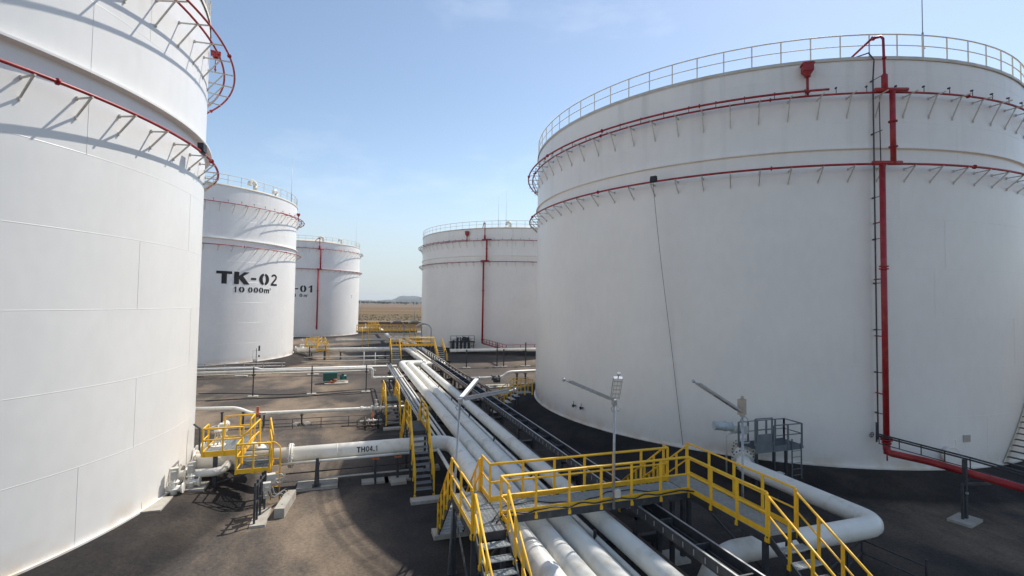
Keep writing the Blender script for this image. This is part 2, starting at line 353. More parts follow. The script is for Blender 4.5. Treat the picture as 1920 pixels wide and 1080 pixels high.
# ------------------------------------------------------------------ lettering in stencil blocks
def seg_arc(cx, cy, rx, ry, a0, a1, wx, wy, n=8):      # pieces of an elliptical stroke
    out = []
    for i in range(n):
        a, b = R(a0+(a1-a0)*i/n), R(a0+(a1-a0)*(i+1)/n)
        out.append([(cx+rx*math.cos(a), cy+ry*math.sin(a)), (cx+rx*math.cos(b), cy+ry*math.sin(b)), (cx+(rx-wx)*math.cos(b), cy+(ry-wy)*math.sin(b)), (cx+(rx-wx)*math.cos(a), cy+(ry-wy)*math.sin(a))])
    return out
def zero(w_=.34): return seg_arc(.5, .5, .5, .5, 100, 260, w_, .17, 12)+seg_arc(.5, .5, .5, .5, -80, 80, w_, .17, 12)
GL = {
 'T': [[(0, .78), (1, .78), (1, 1), (0, 1)], [(.33, 0), (.67, 0), (.67, .78), (.33, .78)]],
 'K': [[(0, 0), (.31, 0), (.31, 1), (0, 1)], [(.31, .42), (.5, .62), (1, 1), (.64, 1), (.31, .68)], [(.31, .42), (.62, 0), (1, 0), (.56, .68), (.40, .52)]],
 '-': [[(0, .40), (1, .40), (1, .57), (0, .57)]],
 '0': zero(),
 '2': seg_arc(.5, .72, .48, .28, -20, 165, .25, .15, 9)+[[(.0, 0), (1, 0), (1, .17), (0, .17)], [(.02, .17), (.36, .17), (.95, .60), (.72, .68)]],
 '1': [[(.42, 0), (.80, 0), (.80, 1), (.50, 1)], [(.05, .66), (.42, .70), (.55, 1), (.42, .92)]],
 'm': [[(0, 0), (.2, 0), (.2, .7), (0, .7)], [(.4, 0), (.6, 0), (.6, .6), (.4, .6)], [(.8, 0), (1, 0), (1, .6), (.8, .6)], [(.2, .52), (1, .52), (.95, .7), (.2, .7)]],
 '3': [[(0, .84), (1, .84), (1, 1), (0, 1)], [(.66, .5), (1, .5), (1, .84), (.66, .84)], [(.2, .42), (1, .42), (1, .56), (.2, .56)], [(.66, .14), (1, .14), (1, .42), (.66, .42)], [(0, 0), (1, 0), (1, .15), (0, .15)]],
 'H': [[(0, 0), (.26, 0), (.26, 1), (0, 1)], [(.74, 0), (1, 0), (1, 1), (.74, 1)], [(.26, .42), (.74, .42), (.74, .6), (.26, .6)]],
 'O': seg_arc(.5, .5, .5, .5, 0, 360, .24, .17, 20),
 '4': [[(.6, 0), (.86, 0), (.86, 1), (.6, 1)], [(0, .22), (1, .22), (1, .38), (0, .38)], [(0, .38), (.30, .38), (.62, .74), (.62, 1), (.5, 1)]],
 '_': [[(-.1, -.04), (1.1, -.04), (1.1, .14), (-.1, .14)]],
}
def clip_cols(poly, n=6, rows=1):
    if rows > 1:
        fl = lambda P: [(y, x) for x, y in P]
        return [fl(q) for p in clip_cols(poly, n) for q in clip_cols([(y, x) for x, y in p], rows)]
    out = []
    for k in range(n):
        a, b = k/n, (k+1)/n; p = poly
        for lim, keep in ((a, 1), (b, -1)):
            q = []
            for i in range(len(p)):
                s_, e = p[i-1], p[i]; ins = (s_[0]-lim)*keep >= -1e-9; ine = (e[0]-lim)*keep >= -1e-9
                if ins != ine: t = (lim-s_[0])/(e[0]-s_[0]); q.append((lim, s_[1]+(e[1]-s_[1])*t))
                if ine: q.append(e)
            p = q
            if len(p) < 3: break
        if len(p) >= 3: out.append(p)
    return out
def glyph(mb, ch, fn, rows=1):                       # fn maps (x, y) of the letter box to a point on the surface
    for poly in GL[ch]:
        for q in clip_cols(poly, 6, rows):
            pts = [fn(*p) for p in q]; b = len(mb.v); mb.v += pts; mb.f.append(tuple(range(b, b+len(pts)))); mb.sm.append(False)

# ------------------------------------------------------------------ storage tanks
def bracket_mesh(c, r, az, z, dR, drop, tip=.06):
    mb = MB(); p = pt(c, r+dR, az, z-.07); wallp = pt(c, r-.01, az, z-.07); foot = pt(c, r-.01, az, z-drop)
    mb.bar(wallp, pt(c, r+dR+tip, az, z-.07), .045, .045); mb.bar(foot, p, .045, .045); mb.bar(pt(c, r+.03, az, z-drop-.05), pt(c, r+.03, az, z-drop+.08), .06, .03, (1, 0, 0))
    mb.bar(pt(c, r+.03, az, z-.13), pt(c, r+.03, az, z+.0), .06, .03, (1, 0, 0)); return mb
def tank(key, label, rings, arc, pitch, phase, posts_pitch, mt, seams, ledge, riser=None, group='large white storage tanks', nozzle_phase=.5, rings_gap=()):
    x, y, r, zb, zt, zl = TK[key]; c = (x, y)
    t = thing('storage_tank', label, 'tank', (x, y, zb), group); C3 = (x, y, 0)
    mb = MB(); seg = 192
    mb.lathe(C3, [(r+.11, zb-.04), (r+.11, zb+.03), (r+.004, zb+.03)], seg, False); mb.lathe(C3, [(r, zb), (r, zt)], seg)
    zs = seams; step = 2.355; lv = [zb+4.0*0 for _ in ()]
    z = 3.10; lv = []; wh = {'L': .0035, 'A': .004}.get(key, .006)
    while z < zt-.5: lv.append(z); z += step
    rnd = random.Random(sum(map(ord, key)))
    for z in lv: mb.lathe(C3, [(r, z-.014), (r+wh, z-.006), (r+wh, z+.006), (r, z+.014)], seg, False)
    edges = [zb+.03]+lv+[zt-.02]; npl = round(2*math.pi*r/9.4); fixed = {'L': [116.1, 106.7, None, 107.2, 91.5, None]}.get(key, [])
    for i in range(len(edges)-1):
        off = fixed[i] if i < len(fixed) and fixed[i] else rnd.uniform(0, 360)
        for k in range(npl):
            a = off+360/npl*k; p, q = pt(c, r+.003, a, edges[i]), pt(c, r+.003, a, edges[i+1]); mb.bar(p, q, .016, .004, pt((0, 0), 1, a, 0))
    shell = mb.build('shell', mt, t)
    mb = MB(); mb.lathe(C3, [(r+.06, zt-.16), (r+.06, zt+.0), (r-.02, zt+.03), (r*.75, zt+.03+r*.25*.19), (r*.4, zt+.03+r*.6*.16), (0.01, zt+r*.145)], 96)
    roof = mb.build('roof', M['roof'], t)
    d, h = ledge
    MB().lathe(C3, [(r, zl-.10), (r+d*.4, zl-.05), (r+d, zl-.05), (r+d, zl+.02), (r, zl+.05)], seg, False).build('wind_girder', mt, t)
    # railing round the roof edge
    mb = MB(); a0, a1 = (0, 360)
    for zz, rr in ((zt+1.12, .036), (zt+.58, .026)): mb.arc(c, r-.03, zz, 0, 360, rr, 6, 3)
    n = round(360/posts_pitch)
    for k in range(n):
        a = arc[2]+360/n*k; mb.bar(pt(c, r-.03, a, zt), pt(c, r-.03, a, zt+1.12), .045, .045)
    mb.build('guard_rail', M['railing'], t)
    # sprinkler rings, each held by brackets; bracket meshes shared
    for ri, (dR, z, rr, drop, has_noz, a0, a1) in enumerate(rings):
        mb = MB(); segs = [(a0, a1)]
        if ri < len(rings_gap) and rings_gap[ri]: g = rings_gap[ri]; segs = [(a0, g-1.1), (g+1.1, a1)]
        for s0, s1 in segs: mb.arc(c, r+dR, z, s0, s1, rr, 8, 2)
        for q in [a0+(a1-a0)*j/7 for j in range(1, 7)]: mb.disc(pt(c, r+dR, q, z), (math.cos(R(q)), -math.sin(R(q)), 0), rr*1.9, .05, 12)
        rp = mb.build('sprinkler_ring', M['red'], t)
        if drop:
            k0 = math.ceil((arc[0]-phase)/pitch); azs = [phase+pitch*k for k in range(k0, k0+int((arc[1]-arc[0])/pitch)+1)]
            if len(azs) > 49: azs = azs[:49]
            master = None; nozm = None
            for a in azs:
                if master is None:
                    master = bracket_mesh((0, 0), r, 0, z-zb, dR, drop, .42 if drop > .8 else .06).build('bracket', M['galvlight'], t, loc=(0, 0, 0)); o = master
                else: o = master.copy(); sc.collection.objects.link(o)
                o.parent = t; o.rotation_euler.z = -R(a)
                if has_noz:
                    if nozm is None:
                        q = MB(); q.tube([(0, r+dR, z-zb+.03), (0, r+dR, z-zb+.30)], .016, 6).box(-.03, .03, r+dR-.09, r+dR+.02, z-zb+.28, z-zb+.35)
                        nozm = q.build('spray_nozzle', M['steel'], rp, loc=(0, 0, 0)); nn = nozm
                    else: nn = nozm.copy(); sc.collection.objects.link(nn)
                    nn.parent = rp; nn.rotation_euler.z = -R(a+pitch*nozzle_phase)
    return t
M['railing'] = mat('weathered_rail_paint', (.74, .69, .58), .5, .0, var=.12, vscale=4)

def foam_box(t, c, r, az, z0, z1, s=1.0):           # red foam chamber on the wall above the ring
    mb = MB(); p = pt(c, r+.28, az, z0); q = pt(c, r+.28, az, z1-.75*s); mb.tube([p, q], .075*s, 10); mb.disc(p+Vector((0, 0, .15)), (0, 0, 1), .14*s, .05); mb.disc(q-Vector((0, 0, .05)), (0, 0, 1), .17*s, .05)
    u = pt((0, 0), 1, az, 0); v = Vector((u.y, -u.x, 0)); b = q
    cs = []
    for zz, w1, d1 in ((0, .12, .12), (.22*s, .27*s, .2)): cs += [b+u*i*d1*.8+v*j*w1+Vector((0, 0, zz)) for i, j in ((-1, -1), (1, -1), (1, 1), (-1, 1))]
    mb.hexa(cs); cs = []
    for zz, w1 in ((.225*s, .28*s), (.75*s, .28*s)): cs += [b+u*i*.2+v*j*w1+Vector((0, 0, zz)) for i, j in ((-1, -1), (1, -1), (1, 1), (-1, 1))]
    mb.hexa(cs); mb.bar(b+v*-.34*s+Vector((0, 0, .66*s)), b+v*.34*s+Vector((0, 0, .66*s)), .42, .06)
    mb.build('foam_chamber', M['red'], t)
def rod(t, c, r, az, z, h):
    p = pt(c, r-.12, az, z); mb = MB(); mb.tube([p, p+Vector((0, 0, 1.3)), p+Vector((0, 0, 1.35)), p+Vector((0, 0, h))], .03, 6, radii=[.045, .045, .022, .012]); mb.bar(p+Vector((0, 0, .55)), p+Vector((.15, 0, .55)), .05, .05)
    mb.build('lightning_rod', M['galv'], t)
def goose(t, c, r, az, z, s=1.0, m='pipe'):          # gooseneck roof vent
    p = pt(c, r, az, z); v = Vector((math.cos(R(az)), -math.sin(R(az)), 0)); pts = [p, p+Vector((0, 0, .75*s))]
    for k in range(9): a = math.pi*(1-k/8); pts.append(p+v*(.42*s+.42*s*math.cos(a))+Vector((0, 0, .75*s+.42*s*math.sin(a))))
    pts.append(pts[-1]-Vector((0, 0, .15*s))); MB().tube(pts, .26*s, 12, cap=True).build('gooseneck_vent', M[m], t)
def flood(t, c, r, az, z, dR, s=1.0):
    u = pt((0, 0), 1, az, 0); v = Vector((u.y, -u.x, 0)); p = pt(c, r+dR, az, z); mb = MB()
    cs = [p+u*i*.10*s+v*j*.17*s+Vector((0, 0, zz))-u*(.04*zz) for zz in (.06, .36*s) for i, j in ((-1, -1), (1, -1), (1, 1), (-1, 1))]; mb.hexa(cs)
    mb.bar(p+v*-.2+Vector((0, 0, .02)), p+v*.2+Vector((0, 0, .02)), .1, .06); mb.bar(p-v*.19*s, p-v*.19*s+Vector((0, 0, .24)), .03, .06); mb.bar(p+v*.19*s, p+v*.19*s+Vector((0, 0, .24)), .03, .06)
    return mb.build('floodlight', M['black'], t)
def riser(t, key, az, dR, z0, z1, z2, zt, rr, az2):
    x, y, r, zb, _, _ = TK[key]; c = (x, y); up = Vector((0, 0, 1)); tn = lambda a: Vector((math.cos(R(a)), -math.sin(R(a)), 0))
    mb = MB(); p = pt(c, r+dR, az, z0); mb.tube([p, pt(c, r+dR, az, z1)], rr, 12)
    n = max(2, int((z1-z0)/2.6))
    for k in range(1, n):
        z = z0+(z1-z0)*k/n; mb.bar(pt(c, r, az, z), pt(c, r+dR, az, z), .05, .05)
    for z in (z0+.5, z0+.62, (z0+z1)/2+1.8, (z0+z1)/2+1.92): mb.disc(pt(c, r+dR, az, z), up, rr*1.55, .06)
    q = pt(c, r+dR, az2, z1); mb.tube([pt(c, r+dR, az+1.4, z1+.08), pt(c, r+dR, az, z1+.08), q+up*.08, pt(c, r+dR, az2-1.2, z1+.08)], rr*.9, 12)
    mb.tube([q, pt(c, r+dR, az2, z2)], rr*.95, 12)
    for z in ((z1+z2)/2+.3, (z1+z2)/2-.9): mb.disc(pt(c, r+dR, az2, z), up, rr*1.5, .06)
    mb.tube([pt(c, r+dR, az2-2.4, z2+.08), pt(c, r+dR, az2, z2+.08), pt(c, r+dR, az+.9, z2+.08)], rr*.75, 12)
    a3 = (az+az2)/2+.3
    mb.tube([pt(c, r+dR, a3, z2+.05), pt(c, r+dR, a3, z2+.75), pt(c, r+dR, a3, z2+.85), pt(c, r+dR-.05, a3, zt+.55), pt(c, r+dR-.2, a3, zt+.75), pt(c, r+dR-.4, a3+1.0, zt+.75), pt(c, r-.8, a3+3.0, zt+.15)], rr, 10, radii=[rr*1.1, rr*1.1, rr*.5, rr*.45, rr*.45, rr*.45, rr*.4])
    mb.disc(pt(c, r+dR-.35, a3+.9, zt+.74), tn(az), rr*.8, .12); mb.disc(pt(c, r+dR, a3, z2+1.6), up, rr*.75, .08)
    return mb.build('fire_riser', M['red'], t)

PA, PL = 4.55, 6.45
# A: large right-hand tank
A = tank('A', 'huge weathered white tank filling the right side, shaded wall with a tall red riser', [(.65, 14.99, .055, .66, False, -236, -15), (.45, 18.48, .05, 1.0, True, -236, -15), (.80, 18.60, .058, 0, False, -149.5, -15)],
         (-212, -30, -129.4), PA, -126.0, 4.62, M['tankA'], True, (.13, .1), rings_gap=())
cA = TK['A'][:2]; rA = TK['A'][2]
riser(A, 'A', -157.3, .65, 1.55, 14.95, 18.45, 20.45, .122, -159.0)
foam_box(A, cA, rA, -147.0, 18.6, 20.2, .82); rod(A, cA, rA, -166.6, 20.45, 6.5)
fl = flood(A, cA, rA, -122.1, 14.95, .66, .95)
p0, p1 = pt(cA, rA+.68, -122.1, 14.9), pt(cA, rA+.08, -127.0, .8)
pts = []
for i in range(21):
    t_ = i/20; a = -122.1-4.9*t_**1.25; pts.append(pt(cA, rA+.68-.58*min(1, t_*1.6), a, 14.9+(0.8-14.9)*t_))
MB().tube(pts, .012, 5).build('hanging_cable', M['black'], A)
mb = MB(); pts = [pt(cA, rA+.17, -157.15, z) for z in [2.2+i*1.0 for i in range(18)]]+[pt(cA, rA+.2, -157.3, 20.2), pt(cA, rA+.05, -156.8, 20.62), pt(cA, rA-.6, -155.6, 20.7)]
mb.tube(pts, .032, 6)
for z in (3.3, 5.2, 7.2, 9.4, 11.5, 13.5, 16.6, 19.2): mb.bar(pt(cA, rA, -157.15, z), pt(cA, rA+.2, -157.15, z), .05, .07); mb.tube([pt(cA, rA+.12, -157.15, z), pt(cA, rA+.6, -157.5, z+.02)], .018, 5)
mb.build('conduit', M['steel'], A)
MB().tube([pt(cA, rA+.3, -157.9, 15.2), pt(cA, rA+.3, -157.8, 17.9), pt(cA, rA+.3, -157.9, 18.35)], .022, 6).build('conduit', M['steel'], A)
# name plate and manhole low on the wall
a_, z_ = wall('A', 1812, 822); mb = MB(); p = pt(cA, rA+.02, a_, z_-.16); u = pt((0, 0), 1, a_, 0); v = Vector((u.y, -u.x, 0))
mb.hexa([p+v*i*.21+u*j*.012+Vector((0, 0, k)) for k in (0, .32) for i, j in ((-1, -1), (1, -1), (1, 1), (-1, 1))]).build('name_plate', mat('plate_grey', (.42, .38, .33), .5), A)
a_, z_ = wall('A', 1775, 852); p = pt(cA, rA, a_, 1.35); u = pt((0, 0), 1, a_, 0); mb = MB(); mb.tube([p, p+u*.25], .36, 24).flange(p+u*.27, u, .45, .05, 20); mb.bar(p+u*.3+Vector((.2, 0, .3)), p+u*.3+Vector((.2, 0, .75)), .05, .05)
mb.build('manhole', M['tankA'], A)
a_, z_ = wall('A', 1093, 768); 
for da in (0, 2.6):
    q = MB(); q.tube([pt(cA, rA-.02, a_+da, 1.65), pt(cA, rA+.22, a_+da, 1.65)], .05, 8); q.disc(pt(cA, rA+.2, a_+da, 1.65), pt((0, 0), 1, a_, 0), .1, .04); q.tube([pt(cA, rA+.15, a_+da, 1.65), pt(cA, rA+.15, a_+da, 1.95)], .02, 6); q.build('nozzle', M['steel'], A)
# spiral stair climbing the wall away to the right
st = MB(); rl = MB(); az0 = 178.0
def spz(a): return .75+(az0-a)*.315
stw = thing('spiral_stair', 'pale stair with dark treads climbing the side of the huge right-hand tank', 'stair', pt(cA, rA+.5, az0, .7))
for i in range(60):
    a = az0-i*.83; z = spz(a)+.02; st.bar(pt(cA, rA+.10, a, z), pt(cA, rA+.92, a, z), .24, .03, (0, 0, 1))
for rr_ in (.06, .94):
    mb = MB()
    for i in range(59):
        a, b = az0-i*.83, az0-(i+1)*.83; mb.bar(pt(cA, rA+rr_, a, spz(a)-.05), pt(cA, rA+rr_, b, spz(b)-.05), .02, .24)
    mb.build('stringer', M['railing'], stw)
for i in range(58):
    a, b = az0-i*.83, az0-(i+1)*.83
    for h_ in (.55, 1.05): rl.bar(pt(cA, rA+.94, a, spz(a)+h_), pt(cA, rA+.94, b, spz(b)+h_), .035, .035)
    if i % 4 == 0: rl.bar(pt(cA, rA+.94, a, spz(a)), pt(cA, rA+.94, a, spz(a)+1.05), .045, .045)
st.build('treads', M['steel'], stw); rl.build('handrail', M['yellow'], stw)

# L: left foreground tank
Lt = tank('L', 'bright white tank filling the left edge, its red sprinkler rings casting long shadows', [(.55, 14.14, .052, .66, False, 20, 260), (.65, 18.88, .045, 1.0, False, 20, 260), (1.08, 18.87, .045, 0, True, 20, 260)],
          (44, 206, 0), PL, 125.3, 6.5, M['tank'], True, (.26, .1), nozzle_phase=.5)
cL = TK['L'][:2]; rL = TK['L'][2]
flood(Lt, cL, rL, 94.2, 14.1, .55, 1.1); foam_box(Lt, cL, rL, 79, 18.9, 19.9, .38)

# B, C: tanks behind on the left; D behind on the right
def lettered(key, t, lines, height_rows, z_rows):
    c = TK[key][:2]; r = TK[key][2]
    mb = MB()
    for ch, px0, px1, row in lines:
        if isinstance(px0, (int,)) or px0 > 400 or True:
            pass
        a0 = px0; a1 = px1; z0, h = z_rows[row], height_rows[row]
        glyph(mb, ch, lambda gx, gy: pt(c, r+.02, a0+(a1-a0)*gx, z0+h*gy))
    mb.build('lettering', M['letter'], t)
Bt = tank('B', 'white tank on the left lettered TK-02 in big black characters', [(.6, 14.22, .05, .62, False, 60, 250), (.62, 18.95, .05, .95, True, 60, 250), (.95, 18.95, .045, 0, False, 60, 122)],
          (66, 245, 142.7), 6.3, 134.0, 6.6, M['tankB'], True, (.22, .1), rings_gap=(141.5,))
cB = TK['B'][:2]; rB = TK['B'][2]; rows = {}
def waz(key, px, py): return wall(key, px, py)[0]
big = [('T', 405, 435), ('K', 438.8, 468), ('-', 470.8, 480.4), ('0', 486, 504.6), ('2', 508, 519.2)]
small = [('1', 437, 444.5), ('0', 447.5, 458.5), ('0', 465, 473.5), ('0', 475.5, 484), ('0', 485.5, 493.5), ('m', 495, 504.5)]
Ls = [(ch, waz('B', a, 520), waz('B', b, 520), 0) for ch, a, b in big]+[(ch, waz('B', a, 543), waz('B', b, 543), 1) for ch, a, b in small]+[('3', waz('B', 505.2, 540), waz('B', 507.2, 540), 2)]
lettered('B', Bt, Ls, (1.42, .66, .22), (9.92, 8.98, 9.36))
goose(Bt, cB, rB-1.0, 131.5, 21.2, .95); goose(Bt, cB, rB-1.2, 112, 21.2, .8); rod(Bt, cB, rB, 103, 21.1, 6.0)
foam_box(Bt, cB, rB, 92, 18.95, 20.1, .5)
Ct = tank('C', 'white tank lettered TK-01, half hidden behind its twin at the left', [(.6, 15.0, .06, .62, False, 60, 250), (.6, 19.5, .06, .95, True, 60, 250)],
          (70, 230, 142.7), 6.3, 134.0, 6.6, M['tankB'], True, (.22, .1))
cC = TK['C'][:2]; rC = TK['C'][2]
d0 = [waz('C', 562.5, 541), waz('C', 574.5, 541)]; d1 = [waz('C', 577, 541), waz('C', 587.5, 541)]; w_ = d1[1]-d1[0]
Ls = [('0', d0[0], d0[1], 0), ('1', d1[0], d1[1], 0), ('-', d0[0]+4.5, d0[0]+1.6, 0), ('K', d0[0]+15, d0[0]+6, 0), ('T', d0[0]+25.5, d0[0]+16.5, 0)]
Ls += [('m', waz('C', 569.5, 553), waz('C', 575.5, 553), 1), ('3', waz('C', 576.2, 552), waz('C', 577.6, 552), 2)]
Ls += [('0', waz('C', a, 553), waz('C', b, 553), 1) for a, b in ((561.5, 567), (555.4, 560.6), (549.5, 554.7), (538, 543))]+[('1', waz('C', 532, 553), waz('C', 536.5, 553), 1)]
lettered('C', Ct, Ls, (1.5, .75, .25), (9.9, 8.85, 9.25))
riser(Ct, 'C', 163.4, .65, 1.9, 14.95, 19.3, 21.1, .16, 161.6)
goose(Ct, cC, rC-1.0, 157, 21.2, .9); goose(Ct, cC, rC-1.0, 134, 21.2, .9); rod(Ct, cC, rC, 112, 21.1, 6.0)
Dt = tank('D', 'white tank behind on the right, shaded wall with a red riser down its middle', [(.6, 14.86, .055, .66, False, -215, -50), (.45, 18.35, .05, 1.0, True, -215, -50), (.78, 18.45, .05, 0, False, -136, -50)],
          (-202, -60, -122.7), 4.3, -130.0, 4.2, M['tankA'], True, (.13, .1))
cD = TK['D'][:2]; rD = TK['D'][2]
riser(Dt, 'D', -144.4, .62, 1.7, 14.9, 18.35, 20.45, .15, -145.9); foam_box(Dt, cD, rD, -134.6, 18.4, 20.0)
rod(Dt, cD, rD, -151, 20.45, 5.2); rod(Dt, cD, rD, -155, 20.45, 6.2); goose(Dt, cD, rD-1.5, -157, 20.6, .8)
a_ = waz('D', 970, 640); q = MB(); p = pt(cD, rD, a_, 1.5); u = pt((0, 0), 1, a_, 0); q.tube([p, p+u*.3], .4, 20).flange(p+u*.32, u, .5, .05, 16); q.bar(p+u*.2+Vector((0, 0, .4)), p+u*.2+Vector((0, 0, 1.1)), .08, .08); q.build('manhole', M['tankA'], Dt)
# ------------------------------------------------------------------ bund wall behind the tanks
mb = MB(); y0 = 152.0
mb.hexa([(-160, y0-1.5, -.1), (160, y0-1.5, -.1), (160, y0+5, -.1), (-160, y0+5, -.1), (-160, y0, 1.75), (160, y0, 1.75), (160, y0+3, 1.75), (-160, y0+3, 1.75)])
b_ = thing('bund', 'long low dark earth bank with a pale brown crest closing the tank yard', 'embankment', (0, y0, 0)); mb.build('bank', M['earth'], b_)
MB().box(-160, 160, y0-.15, y0+3.2, 1.752, 2.05).build('crest', M['pinkcap'], b_)

# ------------------------------------------------------------------ pipe rack
def pipe(name, label, pts, r, m='pipe', cat='pipe', group=None, rb=.55, seg=20, flanges=(), base=None):
    pts = bend(pts, rb) if rb else [Vector(p) for p in pts]; o = MB(); o.tube(pts, r, seg)
    if r > .2:
        for a_, b_ in zip(pts, pts[1:]):
            n_ = int((b_-a_).length/5.6)
            for k in range(1, n_+1): c_ = a_.lerp(b_, k/(n_+1)+.017*math.sin(k*3+r*50)); o.disc(c_, b_-a_, r+.007, .03, 24)
    for (p, d) in flanges: o.flange(p, d, r*1.45, .07, 12); o.flange(Vector(p)+Vector(d)*.085, d, r*1.45, .07, 12)
    ob = o.build(name, M[m], None, loc=base or pts[0]); return tag(ob, label, cat, group)
ZP = 1.36; GP = 'large white pipes on the rack'
Y0 = 4.5
THO = pipe('large_pipe', 'large white pipe lettered THO4_1 that turns off the rack towards the left tank', [(-4.9, 23.4, 1.28), (4.95, 23.4, 1.34), (4.95, Y0, 1.36)], .36, group=GP, rb=.95, seg=24,
           flanges=[((-2.3, 23.4, 1.295), (1, 0, 0))])
fn0 = lambda gx, gy, px0, px1: None
mb = MB(); us = []
for ch, a, b in (('T', 669, 676.5), ('H', 677.5, 685), ('O', 686, 693), ('4', 693.5, 699), ('_', 699.5, 703.5), ('1', 704, 708.5)):
    x0, x1 = at_y(a, 841, 23.04).x, at_y(b, 841, 23.04).x; x1 = x0+(x1-x0)*.93
    def fn(gx, gy):
        ang = R(14)+(-gy+.5)*.30/.375; zc = 1.28+.06*(x0+4.9)/9.75; return Vector((x0+(x1-x0)*gx, 23.4-.366*math.cos(R(17)+(gy-.5)*.25/.375), zc+.366*math.sin(R(17)+(gy-.5)*.25/.375)))
    glyph(mb, ch, fn, 10)
mb.build('lettering', M['letter'], THO)
P1 = pipe('large_pipe', 'large white pipe on the rack next to the lettered one, outermost in the far zigzag', [(5.69, Y0, ZP), (5.69, 54.1, ZP), (8.25, 54.1, ZP), (8.25, 71.6, ZP-.1), (-6.6, 71.6, 1.25)], .325, group=GP, rb=.6)
P2 = pipe('large_pipe', 'middle large white pipe, touching its neighbour on its left with a gap on its right', [(6.47, Y0, ZP), (6.47, 53.25, ZP), (9.02, 53.25, ZP), (9.02, 88, ZP), (7.6, 88, ZP), (7.6, 124.3, ZP), (2.6, 124.3, ZP)], .32, group=GP, rb=.6)
P4 = pipe('large_pipe', 'large white pipe standing alone at the right of the rack beside the tray', [(7.80, Y0, ZP), (7.80, 52.4, ZP), (10.3, 52.4, ZP), (10.3, 90, ZP), (14.5, 90, ZP)], .29, group=GP, rb=.6)
GS = 'thin pipes lying on the rack'
for x, r, y0, y1, lab in ((7.10, .085, Y0, 52.6, 'thin grey pipe in the gap of the rack, left one of two'), (7.33, .085, Y0, 52.5, 'thin grey pipe in the gap of the rack, right one of two'),
                     (4.25, .08, 15.2, 52, 'thin dull pipe at the left edge of the rack beside the crossover stair'), (4.52, .06, 24.9, 52, 'thin dull pipe on the rack, second from its left edge'), (4.78, .09, 25.0, 52, 'thin dull pipe on the rack, third from its left edge'), (5.06, .06, 25.1, 52, 'thin dull pipe squeezed against the large white pipes')):
    pipe('thin_pipe', lab, [(x, y0, 1.03+r), (x, y1, 1.03+r)], r, 'pipe', group=GS, rb=0, seg=8)
GF = 'rack frames under the pipes'
def frame(y):
    t = thing('rack_frame', 'x', 'pipe support', (6.6, y, 0), GF); lo = 3.95
    q = MB(); q.box(lo, 9.6, y-.09, y+.09, .985, 1.015); q.box(lo, 9.6, y-.09, y+.09, .80, .83); q.box(lo, 9.6, y-.012, y+.012, .83, .985); q.build('beam', M['steel'], t)
    for x in (4.15, 6.9, 9.4):
        q = MB(); q.box(x-.08, x+.08, y-.085, y-.07, .13, .80).box(x-.08, x+.08, y+.07, y+.085, .13, .80).box(x-.008, x+.008, y-.07, y+.07, .13, .80); q.build('post', M['steel'], t)
        MB().box(x-.3, x+.3, y-.3, y+.3, -.05, .13).build('footing', M['conc'], t)
    for x in (5.24, 6.06, 6.84, 7.27, 8.16): MB().box(x-.03, x+.03, y-.05, y+.05, 1.015, 1.36).build('pipe_guide', M['steel'], t)
    return t
ys = [13.15+5.3*i for i in range(8)]
f0 = frame(ys[0]); f0['label'] = 'dark frame with pale footings under the pipes, right beneath the walkway deck'
nth = ['first', 'second', 'third', 'fourth', 'fifth', 'sixth', 'seventh', 'eighth']
dup(f0, 'dark frame under the pipes in the near foreground, in front of the walkway deck', (0, -5.3, 0))
for i, y in enumerate(ys[1:], 1): dup(f0, 'dark frame under the rack pipes, %s one beyond the walkway deck' % nth[i-1], (0, y-ys[0], 0))
for i, y in enumerate((58.5, 64.5)):
    dup(f0, ('dark frame under the pipes just beyond the far zigzag', 'dark frame under the pipes beside the far yellow walkway')[i], (2.6, y-ys[0], 0))

# cable tray along the right of the rack
ct = thing('cable_tray', 'long dark slotted cable tray with bright edges running along the right of the rack', 'cable tray', (9.0, 20, 0))
def tray(t, x0, x1, ya, yb, z, h, name='side_rail'):
    for x in (x0, x1):
        q = MB(); q.box(x-.008, x+.008, ya, yb, z-h, z); q.build('side_panel', M['steel'], t)
        q = MB(); q.box(x-.028, x+.028, ya, yb, z+.002, z+.018); q.build('edge_strip', M['galv'], t)
    q = MB(); n = int((yb-ya)/.3)
    for k in range(n): y = ya+.3*k; q.box(x0+.01, x1-.01, y, y+.05, z-h+.02, z-.05 if k % 5 == 0 else z-h+.05)
    q.build('rungs', M['steel'], t)
tray(ct, 8.62, 9.22, Y0, 52, 2.02, .30)
sl = MB().box(8.603, 8.611, Y0, Y0+.035, 1.78, 1.93).build('slot', M['galv'], ct)
for k in range(1, 96): o = sl.copy(); sc.collection.objects.link(o); o.parent = ct; o.location.y += .42*k
for k in range(4):
    q = MB(); x = 8.70+.13*k; q.tube([(x, Y0+j*1.5, 1.80+.015*math.sin(j*1.7+k)) for j in range(int((52-Y0)/1.5)+1)], .035+.008*(k % 2), 6); q.build('cable', M['black'], ct)
for i, y in enumerate([7.85]+ys):
    for x in (8.50, 9.34):
        MB().box(x-.05, x+.05, y-.32, y-.22, .02, 1.70).build('post', M['steel'], ct)
    MB().box(8.44, 9.40, y-.32, y-.22, 1.64, 1.70).build('bracket', M['steel'], ct)
q = MB().box(8.40, 8.46, Y0, 52, 1.05, 1.17).box(8.40, 8.60, Y0, 52, 1.17, 1.18); q.build('lower_beam', M['brown'], ct)
ct2 = thing('cable_tray', 'rusty brown rail-like tray on short posts beside the far half of the rack', 'cable tray', (8.0, 40, 0))
for x in (8.30, 9.50):
    q = MB().box(x-.05, x+.05, 29.5, 60.5, 1.98 if x < 9 else 2.06, 2.10 if x < 9 else 2.16); q.build('rail', M['brown'], ct2)
